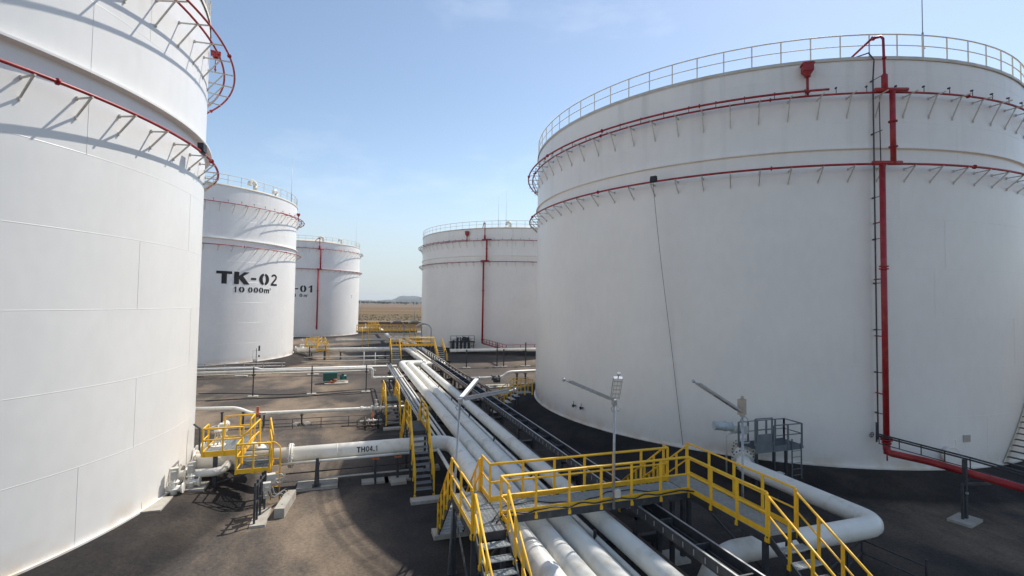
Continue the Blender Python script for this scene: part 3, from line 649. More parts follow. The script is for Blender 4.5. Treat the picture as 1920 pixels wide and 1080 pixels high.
for k in range(21):
    y = 30+k*1.5; MB().box(9.45, 9.55, y-.06, y+.06, .02, 2.05).build('post', M['brown'], ct2)
q = MB().box(9.45, 9.54, 29.5, 60.5, 1.0, 1.1); q.build('lower_rail', M['brown'], ct2)

# ------------------------------------------------------------------ walkways, stairs, rails
def railing(path, h=1.1, m='yellow', r=.032, toe=True, post_pitch=1.05, knee=True, ends=(1, 1)):
    q = MB(); path = [Vector(p) for p in path]; up = Vector((0, 0, 1))
    q.tube([p+up*h for p in path], r, 8)
    if knee: q.tube([p+up*h*.52 for p in path], r*.8, 8)
    for a, b in zip(path, path[1:]):
        n = max(1, round((b-a).length/post_pitch))
        for k in range(n+1):
            if k == 0 and a is not path[0]: continue
            if (k == 0 and not ends[0]) or (k == n and b is path[-1] and not ends[1]): continue
            p = a.lerp(b, k/n); q.bar(p-up*.1, p+up*(h-.01), .06, .06, (b-a).normalized()); q.box(p.x-.045, p.x+.045, p.y-.045, p.y+.045, p.z-.16, p.z-.05)
        if toe and abs((b-a).normalized().z) < .1: q.bar(a+up*.085, b+up*.085, .012, .15)
    return q
def grating(x0, x1, y0, y1, z, pitch=.035, along='x'):
    q = MB(); bw = .006
    if along == 'x':
        y = y0
        while y < y1: q.box(x0, x1, y, y+bw, z-.035, z); y += pitch
        x = x0
        while x < x1: q.box(x, x+bw, y0, y1, z-.02, z-.002); x += pitch*3
    else:
        x = x0
        while x < x1: q.box(x, x+bw, y0, y1, z-.035, z); x += pitch
        y = y0
        while y < y1: q.box(x0, x1, y, y+bw, z-.02, z-.002); y += pitch*3
    return q
def stair(t, top, d, width, zt, zb, slope=1.0, treads=None, m_rail='yellow', rails=(1, 1), h=1.0, m_tread='grate'):
    """flight from top point (centre of the top edge) running along unit vector d"""
    top = Vector(top); d = Vector(d); s_ = Vector((-d.y, d.x, 0)); rise = zt-zb; run = rise/slope; n = treads or max(2, round(rise/.2))
    for side in (-1, 1):
        a = top+s_*side*width/2; a.z = zt-.09; b = a+d*run; b.z = zb+.0
        q = MB(); q.bar(a, b, .035, .2); q.build('stringer', M['steel'], t)
        if rails[(side+1)//2]:
            a = top+s_*side*(width/2+.02); a.z = zt; b = a+d*run; b.z = zb+.05; railing([a, b], h, m_rail, toe=False, post_pitch=.7).build('handrail', M[m_rail], t)
    for k in range(1, n):
        p = top+d*(run*k/n); z = zt-rise*k/n; q = MB()
        for j in range(6): c = p+d*(-.12+.046*j); q.bar(c-s_*(width/2-.03)+Vector((0, 0, z-.02)), c+s_*(width/2-.03)+Vector((0, 0, z-.02)), .012 if j else .035, .035)
        for g in range(int(width/.09)): c = p-s_*(width/2-.05-.09*g); q.bar(c-d*.12+Vector((0, 0, z-.012)), c+d*.115+Vector((0, 0, z-.012)), .006, .02)
        q.build('tread', M[m_tread], t)
    return run
Z = 2.30
W = thing('walkway', 'yellow-railed grating walkway crossing over the pipe rack in the foreground', 'walkway', (7, 13.3, 0))
def deck(t, x0, x1, y0, y1, z=Z, along='x', m='grate'):
    grating(x0+.02, x1-.02, y0+.02, y1-.02, z, along=along).build('grating', M[m], t)
    for n_, (a, b) in enumerate((((x0, y0), (x1, y0)), ((x1, y0), (x1, y1)), ((x1, y1), (x0, y1)), ((x0, y1), (x0, y0)))):
        MB().bar((a[0], a[1], z-.11), (b[0], b[1], z-.11), .02, .20).build('edge_beam', M['steel'], t)
deck(W, 4.12, 10.38, 12.78, 13.78); deck(W, 3.15, 4.10, 12.05, 14.72); deck(W, 10.40, 11.42, 9.78, 14.12, along='y')
zt = Z
for pth in ([(4.14, 12.10, Z), (4.14, 12.78, Z), (10.38, 12.78, Z), (10.42, 9.82, Z)],
            [(4.12, 14.70, Z), (4.12, 13.80, Z), (10.36, 13.80, Z), (10.42, 14.1, Z)],
            [(3.15, 14.70, Z), (3.15, 12.10, Z)],
            [(11.40, 14.1, Z), (11.40, 9.82, Z)]):
    railing(pth).build('guard_rail', M['yellow'], W)
sg = thing('x', 'x', 'x', (0, 0, 0)) if False else W
stair(W, (3.6, 14.72, 0), (0, 1, 0), .86, Z, .15, 1.02)
stair(W, (3.66, 12.05, 0), (0, -1, 0), .86, Z, .0, .80)
stair(W, (10.91, 9.78, 0), (0, -1, 0), .92, Z, .0, .62)
stair(W, (10.91, 14.12, 0), (0, 1, 0), .92, Z, .1, .8)
for x, y in ((3.22, 12.2), (3.22, 14.5), (4.03, 12.2), (10.5, 13.2), (11.3, 9.95), (10.5, 9.95), (11.3, 13.9), (9.9, 13.6), (9.9, 12.95)):
    q = MB(); q.box(x-.06, x+.06, y-.06, y+.06, .0, Z-.22).box(x-.11, x+.11, y-.11, y+.11, 0, .03); q.build('leg', M['steel'], W)
for a, b in (((3.22, 12.2, .4), (3.22, 14.5, 1.9)), ((3.22, 12.2, 1.0), (4.03, 12.2, 2.0)), ((11.3, 9.95, .5), (11.3, 13.9, 1.9))):
    MB().bar(a, b, .05, .05).build('brace', M['steel'], W)
q = MB().box(3.0, 4.2, 16.65, 17.25, -.02, .15); tag(q.build('footing', M['conc'], None, (3.6, 16.9, 0)), 'pale concrete slab at the foot of the walkway\'s left stair', 'footing')
# drooping cables along the walkway
q = MB(); pts = []
for k in range(60):
    x = 4.2+6.1*k/59; pts.append((x, 12.70+.03*math.sin(k*.9), 2.40+.03*math.sin(k*.6)-(.0 if k > 8 else .02)))
pts = [(3.9, 12.4, 2.33), (4.05, 12.6, 2.36)]+pts+[(10.40, 12.5, 2.42), (10.5, 11.8, 2.36)]
tag(MB().tube(pts, .022, 6).build('cable', M['black'], None, (7, 12.7, 2.3)), 'black cable strung along the front toe board of the walkway', 'cable', 'cables on the walkway')
pts = [(3.8, 12.5, 2.325)]+[(4.3+5.2*k/30, 13.25+.22*math.sin(k*.35)+.05*math.sin(k*1.3), 2.325) for k in range(31)]
tag(MB().tube(pts, .016, 6).build('cable', M['black'], None, (7, 13.2, 2.3)), 'loose black cable lying in curves on the walkway grating', 'cable', 'cables on the walkway')

# crossover stair over the lettered pipe
X = thing('crossover_stair', 'tall yellow-railed stair stepping over the lettered pipe left of the rack', 'stair', (3.3, 23.4, 0))
Zc = 2.25; deck(X, 2.85, 3.60, 22.5, 24.4, Zc, m='blue')
for x in (2.85, 3.60): railing([(x, 22.5, Zc), (x, 24.4, Zc)]).build('guard_rail', M['yellow'], X)
stair(X, (3.225, 22.5, 0), (0, -1, 0), .75, Zc, .12, 1.02, m_tread='galv'); stair(X, (3.225, 24.4, 0), (0, 1, 0), .75, Zc, .12, 1.02, m_tread='galv')
for x in (2.9, 3.55):
    for y in (22.6, 24.3): MB().box(x-.05, x+.05, y-.05, y+.05, 0, Zc-.2).build('leg', M['steel'], X)
snapX = X
def slab(name, label, cat, x0, x1, y0, y1, z=.14, group='pale concrete slabs on the ground', m='conc'):
    q = MB(); b = .015; q.hexa([(x0, y0, -.03), (x1, y0, -.03), (x1, y1, -.03), (x0, y1, -.03), (x0+b, y0+b, z), (x1-b, y0+b, z), (x1-b, y1-b, z), (x0+b, y1-b, z)])
    return tag(q.build(name, M[m], None, ((x0+x1)/2, (y0+y1)/2, 0)), label, cat, group)
slab('footing', 'pale slab under the foot of the crossover stair', 'footing', 2.6, 3.85, 19.75, 20.25, .12)
slab('footing', 'pale slab just left of the crossover stair below the lettered pipe', 'footing', 2.0, 2.7, 22.1, 22.7, .12)
# lower crossover over the thin cross pipe
X2 = thing('crossover_stair', 'small low yellow-railed crossover over the thin white pipe, behind the tall crossover', 'stair', (2.9, 34.4, 0))
Zd = 1.45; deck(X2, 2.5, 3.4, 33.6, 35.4, Zd, m='blue')
for x in (2.5, 3.4): railing([(x, 32.1, .3), (x, 33.6, Zd), (x, 35.4, Zd), (x, 36.9, .3)], toe=False).build('guard_rail', M['yellow'], X2)
stair(X2, (2.95, 33.6, 0), (0, -1, 0), .85, Zd, .1, .9, rails=(0, 0), m_tread='galv'); stair(X2, (2.95, 35.4, 0), (0, 1, 0), .85, Zd, .1, .9, rails=(0, 0), m_tread='galv')
for x in (2.55, 3.35): MB().box(x-.04, x+.04, 33.65, 33.75, 0, Zd-.2).build('leg', M['steel'], X2)
slab('footing', 'pale slab at the foot of the small low crossover', 'footing', 2.3, 3.6, 31.5, 32.0, .1)
# grey tray on the left of the rack
g = thing('cable_tray', 'grey ladder tray running along the left of the rack towards the crossover stair', 'cable tray', (3.5, 35, 0))
for x in (3.62, 3.98): MB().box(x-.02, x+.02, 24.9, 47.5, 2.12, 2.24).build('side_rail', M['galv'], g)
q = MB()
for k in range(75): q.box(3.64, 3.96, 25+.3*k, 25.03+.3*k, 2.13, 2.16)
q.build('rungs', M['galv'], g)
for y in (26, 31, 36, 41, 46): MB().box(3.76, 3.84, y-.04, y+.04, 0, 2.12).build('post', M['steel'], g)

# ------------------------------------------------------------------ valves and platforms at the tank outlets
def handwheel(mb, p, r, ax=(0, 0, 1), rr=.014):
    p = Vector(p); ax = Vector(ax).normalized(); u = Vector((1, 0, 0)) if abs(ax.x) < .8 else Vector((0, 1, 0)); u = (u-ax*u.dot(ax)).normalized(); v = ax.cross(u)
    mb.tube([p+(u*math.cos(2*math.pi*k/16)+v*math.sin(2*math.pi*k/16))*r for k in range(16)], rr, 6, closed=True)
    for k in range(4): a = math.pi*k/2; mb.tube([p, p+(u*math.cos(a)+v*math.sin(a))*r], rr*.8, 5)
def valve(name, label, p, d, r, m='pipe', stem=.9, wheel=True, motor=None, group=None):
    p = Vector(p); d = Vector(d).normalized(); up = Vector((0, 0, 1)); t = thing(name, label, 'valve', p, group)
    q = MB(); L_ = r*2.2
    q.tube([p-d*L_, p-d*L_*.5, p-d*L_*.2, p+d*L_*.2, p+d*L_*.5, p+d*L_], r, 16, radii=[r*.95, r*.95, r*1.15, r*1.15, r*.95, r*.95])
    for s_ in (-1, 1): q.flange(p+d*s_*L_, d, r*1.5, .06, 12)
    q.tube([p, p+up*r*1.9], r*.62, 14); q.flange(p+up*r*1.9, up, r*.85, .06, 8); q.build('body', M[m], t)
    q = MB()
    for s_ in (-1, 1): q.bar(p+up*r*1.9+d*s_*r*.4, p+up*(r*1.9+stem*.7)+d*s_*r*.2, .05, .05)
    q.tube([p+up*r*1.9, p+up*(r*1.9+stem)], .03, 8); q.disc(p+up*(r*1.9+stem*.7), up, r*.4, .08); q.build('yoke', M['galvlight'], t)
    if wheel:
        q = MB(); handwheel(q, p+up*(r*1.9+stem*.9), r*.8); q.build('handwheel', M['galv'], t)
    if motor:
        c = p+up*(r*1.9+stem*.75); q = MB(); mo = Vector(motor).normalized(); q.tube([c, c+mo*.55], .17, 14); q.disc(c+mo*.2, mo, .2, .05); q.obox(c-Vector((0, 0, .16)), .32, .32, .36); q.build('actuator', M['galvlight'], t)
    return t
cL = TK['L'][:2]
OFF = Vector((TK['B'][0]-TK['L'][0]+.5, TK['B'][1]-TK['L'][1], .05)); OFC = Vector((TK['C'][0]-TK['L'][0]+.5, TK['C'][1]-TK['L'][1], .0))
# outlet spool between tank and pipe, with valves
V1 = valve('gate_valve', 'big bolted gate valve where the lettered pipe leaves the left foreground tank', (-5.15, 23.4, 1.28), (1, 0, 0), .36, stem=.85, group='valves at the tank outlets')
dup(V1, 'gate valve at the foot of tank TK-02 beside its yellow platform', OFF)
V2 = valve('motor_valve', 'upper white valve with an actuator behind the yellow platform of the left tank', (-5.3, 25.0, 1.35), (1, 0, 0), .27, stem=.6, wheel=False, motor=(0, 1, .1), group='valves at the tank outlets')
q = MB(); q.tube(bend([(-6.35, 25.0, 1.35), (-4.2, 25.0, 1.35), (-3.6, 24.5, 1.35), (-3.6, 23.9, 1.32)], .5), .26, 18); q.flange((-6.1, 25.0, 1.35), (1, 0, 0), .38)
tag(q.build('branch_pipe', M['pipe'], None, (-5, 25, 1.3)), 'fat white branch pipe curving from the left tank into the lettered pipe', 'pipe')
q = MB(); q.tube(bend([(-6.4, 22.3, 1.2), (-5.4, 22.3, 1.2), (-4.9, 22.3, 1.2), (-4.7, 22.6, 1.2), (-4.65, 23.1, 1.25)], .4), .16, 16); q.flange((-5.95, 22.3, 1.2), (1, 0, 0), .27)
tag(q.build('branch_pipe', M['pipe'], None, (-5, 22.1, 1)), 'short white elbow pipe under the front edge of the yellow valve platform', 'pipe')
for k, (x, y, lab) in enumerate(((-6.15, 21.5, 'boxy grey valve actuator on a white stub, nearer the left tank wall'), (-5.75, 22.1, 'boxy grey valve actuator on a white stub, nearer the black platform legs'))):
    t = thing('valve_actuator', lab, 'valve', (x, y, .6), 'boxy actuators low beside the left tank')
    q = MB(); q.tube([(x, y, .55), (x, y, 1.35)], .12, 12); q.disc((x, y, .95), (0, 0, 1), .2, .06); q.disc((x, y, 1.2), (0, 0, 1), .18, .05); q.tube([(x-.25, y, .95), (x+.3, y, .95)], .11, 12); q.disc((x+.3, y, .95), (1, 0, 0), .19, .05); q.build('body', M['pipe'], t)
    q = MB(); q.obox((x, y, 1.33), .26, .22, .4, .3); q.obox((x+.02, y-.14, 1.38), .16, .1, .26, .3); q.build('housing', M['galvlight'], t)
t = thing('handwheel_valve', 'small steel valve with a round handwheel standing at the foot of the left tank', 'valve', (-6.95, 20.6, .6))
q = MB(); q.tube([(-6.9, 20.6, .55), (-6.9, 20.6, 1.25)], .10, 10); q.disc((-6.9, 20.6, .8), (0, 0, 1), .17, .05); q.disc((-6.9, 20.6, 1.0), (0, 0, 1), .15, .05); q.tube([(-7.2, 20.5, .75), (-6.6, 20.7, .75)], .08, 10); q.build('body', M['galvlight'], t)
q = MB(); handwheel(q, (-6.9, 20.6, 1.42), .2, (.1, -.2, 1)); q.tube([(-6.9, 20.6, 1.2), (-6.9, 20.6, 1.44)], .02, 6); q.build('handwheel', M['galv'], t)
q = MB(); q.tube(bend([(-7.15, 20.0, .5), (-7.0, 19.95, 1.3), (-6.75, 20.1, 1.35), (-6.7, 20.2, .5)], .15), .02, 6); tag(q.build('hoop', M['galv'], None, (-7, 20, .5)), 'thin bent steel hoop at the foot of the left tank', 'pipe')
slab('plinth', 'pale tan concrete apron at the foot of the left tank under its valves', 'concrete pad', -6.85, -6.05, 19.9, 21.2, .79, None)
slab('plinth', 'tan concrete plinth under the white elbow beside the yellow platform', 'concrete pad', -6.3, -5.2, 21.75, 22.6, .76, None)
q = MB(); q.tube([(-5.98, 23.9, z) for z in (.5, 2.9)], .03, 6); q.tube([(-5.9, 24.4, z) for z in (.5, 2.4)], .045, 6)
tag(MB().tube([(-5.95, 23.9, .5), (-5.95, 23.9, 2.6), (-6.2, 23.9, 2.8)], .04, 8).build('drain_pipe', M['steel'], None, (-5.95, 23.9, .5)), 'thin dark upright pipe against the left tank behind its valve', 'pipe')

def platform():
    t = thing('valve_platform', 'yellow-railed valve platform beside the left foreground tank', 'platform', (-4.2, 22.6, 0), 'yellow valve platforms at the tank outlets')
    z = 1.98; x0, x1, y0, y1 = -5.45, -3.95, 22.35, 24.6
    grating(x0, x1, y0, y1, z, .04).build('grating', M['grate'], t)
    for a, b in (((x0, y0), (x1, y0)), ((x1, y0), (x1, y1)), ((x1, y1), (x0, y1)), ((x0, y1), (x0, y0))):
        MB().bar((a[0], a[1], z-.07), (b[0], b[1], z-.07), .03, .22).build('edge_plate', M['yellow'], t)
    railing([(x1-.05, y0, z), (x0, y0, z), (x0, y0+.8, z)], .95, toe=False, post_pitch=.75).build('guard_rail', M['yellow'], t)
    railing([(x0+.3, y1, z), (x1, y1, z), (x1, y0+1.3, z)], .95, toe=False, post_pitch=.75).build('guard_rail', M['yellow'], t)
    # lower landing towards the rack with a short flight
    z2 = 1.45; X0, X1, Y0_, Y1_ = -4.05, -2.85, 21.45, 22.3
    grating(X0, X1, Y0_, Y1_, z2, .04).build('grating', M['blue'], t)
    for a, b in (((X0, Y0_), (X1, Y0_)), ((X1, Y0_), (X1, Y1_)), ((X0, Y1_), (X0, Y0_))): MB().bar((a[0], a[1], z2-.06), (b[0], b[1], z2-.06), .03, .18).build('edge_plate', M['yellow'], t)
    railing([(X0, Y1_, z2), (X0, Y0_, z2), (X1, Y0_, z2)], 1.0, toe=False, post_pitch=.6).build('guard_rail', M['yellow'], t)
    railing([(X0+.05, y0-.1, z2+.1), (X0+.55, y0+.8, z+.05)], 1.0, toe=False).build('handrail', M['yellow'], t)
    railing([(X1, y0-.1, z2+.1), (X1-.25, y0+.9, z+.05)], 1.0, toe=False).build('handrail', M['yellow'], t)
    for k in range(3): q = MB(); q.box(X0+.1, X1-.1, 22.3+.24*k, 22.52+.24*k, z2+.02+.16*k, z2+.06+.16*k); q.build('tread', M['blue'], t)
    # caged ladder down at the right end
    for x in (-2.80, -2.48): MB().tube(bend([(x, 21.6, .1), (x, 21.6, 2.2), (x-.2, 21.6, 2.42), (X1-.1, 21.6, 2.45)], .2), .024, 8).build('ladder_rail', M['yellow'], t)
    for k in range(6): MB().tube([(-2.80, 21.6, .35+.28*k), (-2.48, 21.6, .35+.28*k)], .014, 6).build('rung', M['yellow'], t)
    for x, y, b in ((-5.0, 22.45, .35), (-4.85, 24.4, .35), (-3.1, 21.6, .1), (-2.95, 22.2, .1), (-3.0, 21.45, .1)):
        q = MB(); q.box(x-.07, x+.07, y-.08, y-.06, b, z-.18).box(x-.07, x+.07, y+.06, y+.08, b, z-.18).box(x-.01, x+.01, y-.06, y+.06, b, z-.18) if x < -4 else q.box(x-.045, x+.045, y-.045, y+.045, b-.1, z2-.08 if y < 22 else z); q.build('leg', M['steel'], t)
    MB().bar((-5.0, 22.45, .7), (-3.1, 21.7, 1.35), .05, .05).build('brace', M['steel'], t)
    return t
PLT = platform(); dup(PLT, 'yellow platform at the foot of tank TK-02, seen end-on in the middle distance', OFF+Vector((.9, 0, 0)))
dup(PLT, 'small far yellow platform at the foot of the furthest left tank', OFC+Vector((1.5, 0, 0)))
V3 = dup(V2, 'white valve with an actuator at the foot of the furthest left tank', OFC+Vector((.8, -1, 0)))

# instrument stand with boxes by the platform, and block
t = thing('instrument_stand', 'dark stand carrying grey instrument boxes and tubing right of the yellow platform', 'instrument stand', (-2.9, 20.3, 0))
for x, y in ((-3.05, 19.55), (-3.02, 19.9), (-2.98, 20.3), (-2.9, 20.8)): MB().box(x-.035, x+.035, y-.035, y+.035, .0, 1.55+.0*y).build('post', M['steel'], t)
for z in (.8, 1.4): MB().bar((-3.05, 19.55, z), (-2.9, 20.8, z), .05, .05).build('crossbar', M['steel'], t)
for x, y, z, s_ in ((-2.75, 20.15, 1.02, .26), (-2.68, 20.65, 1.12, .3), (-2.8, 20.5, .62, .22)): q = MB(); q.obox((x, y, z), s_, s_*.8, s_*1.15, .2); q.obox((x+.02, y-.13, z+.04), s_*.5, .05, s_*.5, .2); q.build('instrument_box', M['galvlight'], t)
for k in range(5): MB().tube(bend([(-2.72+.04*k, 20.2+.1*k, 1.0), (-2.62+.03*k, 20.4+.1*k, .6), (-2.4+.05*k, 21.1+.16*k, .5), (-2.3+.05*k, 21.6, .05)], .25), .018+.006*(k % 2), 6).build('tubing', M['galv' if k % 2 else 'steel'], t)
q = MB(); handwheel(q, (-2.42, 21.0, 1.15), .16, (.3, -1, .3)); q.tube([(-2.42, 21.0, 1.15), (-2.45, 21.25, 1.05)], .02, 6); q.build('handwheel', M['galv'], t)
slab('footing', 'long pale slab under the instrument stand\'s posts', 'footing', -3.2, -2.65, 19.35, 20.9, .09)
a, b = at_z(523, 972, 0), at_z(546, 935, 0); q = MB(); d = (b-a).normalized(); ang = math.atan2(d.y, d.x); c = (a+b)/2; q.obox((c.x, c.y, .0), (b-a).length, .36, .36, ang)
for s_ in (-.5, .5): q.obox((c.x+d.x*s_, c.y+d.y*s_, .36), .07, .07, .02, ang)
tag(q.build('concrete_block', M['conc'], None, c), 'long pale concrete block lying on the ground beside the instrument stand', 'block')
slab('footing', 'large square pale slab holding a short dark post below the lettered pipe', 'footing', -1.95, -.25, 22.45, 23.55, .12)
q = MB(); q.hexa([(-1.12-.11, 22.65-.11, .1), (-1.12+.11, 22.65-.11, .1), (-1.12+.11, 22.65+.11, .1), (-1.12-.11, 22.65+.11, .1), (-1.18, 22.59, 1.32), (-1.06, 22.59, 1.32), (-1.06, 22.71, 1.32), (-1.18, 22.71, 1.32)]); q.box(-1.3, -.95, 22.45, 22.85, .115, .14); q.box(-1.2, -1.04, 22.7, 23.3, .86, .91)
tag(q.build('pipe_post', M['steel'], None, (-1.12, 22.95, 0)), 'short dark tapered post on the square slab in front of the lettered pipe', 'pipe support')
# thin pipe running beside the lettered pipe
pipe('thin_pipe', 'thin white pipe running just below and behind the lettered pipe', [(-2.6, 22.86, 1.10), (4.2, 22.86, 1.16)], .06, rb=0, seg=10)
pipe('thin_pipe', 'thin dark conduit low on the ground beneath the lettered pipe', [(-2.4, 22.9, .66), (4.1, 22.9, .68)], .028, 'steel', rb=0, seg=6)
pipe('thin_pipe', 'lowest thin pale pipe near the ground beneath the lettered pipe', [(-2.5, 23.0, .30), (4.1, 23.0, .32)], .04, 'galvlight', rb=0, seg=6)
for x, lab in ((1.35, 'pale double slab with a dark stub post under the thin pipe, near the letters'), (2.35, 'pale slab with a dark stub post nearest the tall crossover stair')):
    t = thing('pipe_post', lab, 'pipe support', (x, 22.75, 0)); MB().box(x-.05, x+.05, 22.8, 22.9, .1, 1.06).build('post', M['steel'], t); MB().box(x-.16, x+.16, 22.76, 22.94, 1.0, 1.06).build('saddle', M['orange'], t)
    for s_ in (-1, 1): MB().box(x+s_*.32-.27, x+s_*.32+.27, 22.5, 23.0, -.03, .1).build('slab', M['conc'], t)

# ------------------------------------------------------------------ cross pipes left of the rack
G3 = 'cross pipes between the left tanks and the rack'
zc = .82
pipe('cross_pipe', 'white pipe crossing the yard behind the yellow platform with a raised elbow near the tank', [(-10.5, 35.6, 1.15), (-6.6, 34.6, 1.25), (-5.7, 34.5, .85), (2.4, 34.4, zc), (5.0, 34.4, zc)], .125, group=G3, rb=.4, seg=14, flanges=[((1.0, 34.42, zc), (1, 0, 0)), ((1.75, 34.42, zc), (1, 0, 0))])
tag(MB().flange((-5.42, 34.5, .84), (1, 0, 0), .22, .05).flange((-5.3, 34.5, .84), (1, 0, 0), .22, .05).box(-5.45, -5.3, 34.42, 34.55, .9, 1.3).build('flange', M['orange'], None, (-5.4, 34.5, .84)), 'orange-primed flange joint on the white cross pipe above the yellow platform', 'flange')
for i, (x, h) in enumerate(((-7.4, 1.1), (-6.2, 1.05), (-5.25, .95), (-5.0, .95), (-2.75, .7))):
    lab = ('dark post under the white cross pipe, leftmost by the tank', 'dark post just before the raised elbow of the white cross pipe', 'dark post right at the orange flange', 'dark post a step right of the orange flange', 'dark post on two pale slabs midway along the white cross pipe')[i]
    t = thing('pipe_post', lab, 'pipe support', (x, 34.45, 0), 'dark posts under the white cross pipe')
    MB().box(x-.05, x+.05, 34.4, 34.5, 0, h-.02).box(x-.1, x+.1, 34.36, 34.56, h-.09, h-.05).build('post', M['steel'], t)
    if i == 4:
        for s_ in (-1, 1): MB().obox((x+s_*.34, 34.4, -.03), .42, .75, .13, .35*s_).build('slab', M['conc'], t)
# low railing-like conduit under it
q = MB(); q.tube([(-5.2, 33.5, .62), (2.2, 33.4, .62)], .022, 6); q.tube([(-5.2, 33.5, .35), (2.2, 33.4, .35)], .018, 6)
for k in range(5): q.box(-4.9+1.7*k-.02, -4.9+1.7*k+.02, 33.43, 33.47, 0, .62)
tag(q.build('low_rail', M['steel'], None, (-1.5, 33.4, 0)), 'low dark two-bar rail along the ground in front of the white cross pipe', 'rail')
V = valve('gate_valve', 'white valve with dark yoke on the cross pipe beside the small low crossover', (2.0, 34.4, zc), (1, 0, 0), .14, stem=.35)
t = thing('pipe_manifold', 'jumble of small pipes and brown flanges beneath the small low crossover', 'pipes', (2.1, 32.6, 0))
for k, (a, b, r, m_) in enumerate((((.9, 32.9, .35), (2.3, 32.9, .35), .07, 'pipe'), ((1.4, 31.9, .3), (1.4, 33.6, .3), .05, 'brown'), ((2.0, 32.0, .0), (2.0, 32.0, .85), .06, 'steel'), ((1.2, 32.5, .0), (1.2, 32.5, .7), .06, 'brown'), ((.7, 32.2, .22), (2.2, 32.2, .22), .05, 'brown'), ((1.7, 33.2, .1), (1.7, 33.2, .9), .05, 'orange'))):
    q = MB(); q.tube([a, b], r, 8); d = Vector(b)-Vector(a); q.disc(Vector(a).lerp(Vector(b), .4), d, r*1.9, .06); q.disc(Vector(a).lerp(Vector(b), .6), d, r*1.9, .06); q.build('pipe', M[m_], t)
# high pipe on three slender posts
pipe('cross_pipe', 'white pipe carried high on three slender posts across the yard, dropping at its right end', [(-24, 45.2, 2.12), (2.2, 45.2, 2.12), (2.2, 45.2, 1.25), (5.0, 45.2, 1.25)], .11, group=G3, rb=.22, seg=14)
pipe('cross_pipe', 'slim grey pipe clipped below the high white pipe on the slender posts', [(-24, 45.32, 1.90), (1.9, 45.32, 1.90)], .05, 'galvlight', group=G3, rb=0, seg=8)
for i, x in enumerate((-7.45, -2.88, 1.68)):
    t = thing('slender_post', ('slender dark post on a pale slab, leftmost of the three', 'slender dark post on a pale slab, middle of the three', 'slender dark post on a pale slab, rightmost of the three nearest the rack')[i], 'pipe support', (x, 45.15, 0), 'slender posts under the high pipe')
    MB().box(x-.045, x+.045, 45.03, 45.12, .05, 2.5).build('post', M['steel'], t); MB().box(x-.12, x+.12, 45.0, 45.42, 1.78, 1.84).build('bracket', M['steel'], t); MB().box(x-.38, x+.38, 44.8, 45.4, -.03, .09).build('slab', M['conc'], t)
pipe('cross_pipe', 'white pipe low over the ground in front of tank TK-02, ending at the zigzag', [(-22, 56.5, .95), (-9.2, 56.5, .95), (-8.6, 56.5, .75), (5.4, 56.0, .85)], .14, group=G3, rb=.3, seg=12)
q = MB(); q.tube([(-22, 57.8, 1.35), (-6.4, 57.2, 1.35)], .03, 6); q.tube([(-22, 57.8, 1.05), (-6.4, 57.2, 1.05)], .025, 6)
for k in range(9): x = -21.5+1.85*k; y = 57.8-.6*k/8; q.box(x-.03, x+.03, y-.03, y+.03, .1, 1.4)
tag(q.build('low_rail', M['galv'], None, (-14, 57.5, 0)), 'thin grey rail with short posts along the foot of tank TK-02', 'rail')
# white square frame standing beside the TK-02 pipe
q = MB(); q.tube([(2.0, 60, .05), (2.0, 60, 2.1)], .045, 8); q.tube([(3.25, 58.5, .05), (3.25, 58.5, 2.1)], .045, 8)
tag(MB().tube([(1.9, 60, .0), (1.9, 60, 2.15)], .05, 8).disc((1.9, 60, .02), (0, 0, 1), .14, .04).build('vent_pipe', M['pipe'], None, (1.9, 60, 0)), 'slim white upright pipe in front of the TK-02 pipe, left of two', 'pipe', 'slim white upright pipes')
tag(MB().tube([(3.15, 59, .0), (3.15, 59, 2.1)], .04, 8).disc((3.15, 59, .02), (0, 0, 1), .12, .04).build('vent_pipe', M['pipe'], None, (3.15, 59, 0)), 'slim white upright pipe in front of the TK-02 pipe, right of two', 'pipe', 'slim white upright pipes')
for y, z, r, m_, lab in ((69.3, .55, .07, 'galvlight', 'thin pale pipe running in front of the TK-02 outlet pipe, upper of two'), (66.2, .35, .07, 'galvlight', 'thin pale pipe running in front of the TK-02 outlet pipe, lower of two')):
    pipe('cross_pipe', lab, [(-5.5, y, z), (7.6, y, z)], r, m_, group=G3, rb=0, seg=8)
for x, lab in ((-.9, 'dark post on two pale slabs under the TK-02 outlet pipe'), (5.2, 'dark post under the TK-02 outlet pipe near the far walkway')):
    t = thing('pipe_post', lab, 'pipe support', (x, 71.6, 0)); MB().box(x-.09, x+.09, 71.2, 71.35, 0, 1.0).box(x-.14, x+.14, 71.15, 72.0, .84, .9).build('post', M['steel'], t)
    for s_ in (-1, 1): MB().box(x+s_*.55-.4, x+s_*.55+.4, 70.8, 71.6, -.03, .12).build('slab', M['conc'], t)
# gauge post on the mound by TK-02
t = thing('gauge_stand', 'small instrument stand on the dark mound in front of tank TK-02', 'instrument stand', (-9.9, 61.2, .4))
MB().tube([(-9.9, 61.2, .3), (-9.9, 61.2, 2.6)], .035, 6).build('post', M['steel'], t); MB().obox((-9.62, 61.2, 2.3), .16, .12, .6).obox((-9.62, 61.2, 1.6), .16, .12, .22).build('gauge', M['steel'], t)
q = MB(); q.tube(bend([(-10.25, 61.2, 1.4), (-10.25, 61.2, 2.35), (-9.7, 61.2, 2.4)], .1), .02, 6); q.disc((-10.0, 61.2, 1.25), (1, 0, 0), .16, .5); q.build('valve_body', M['pipe'], t)
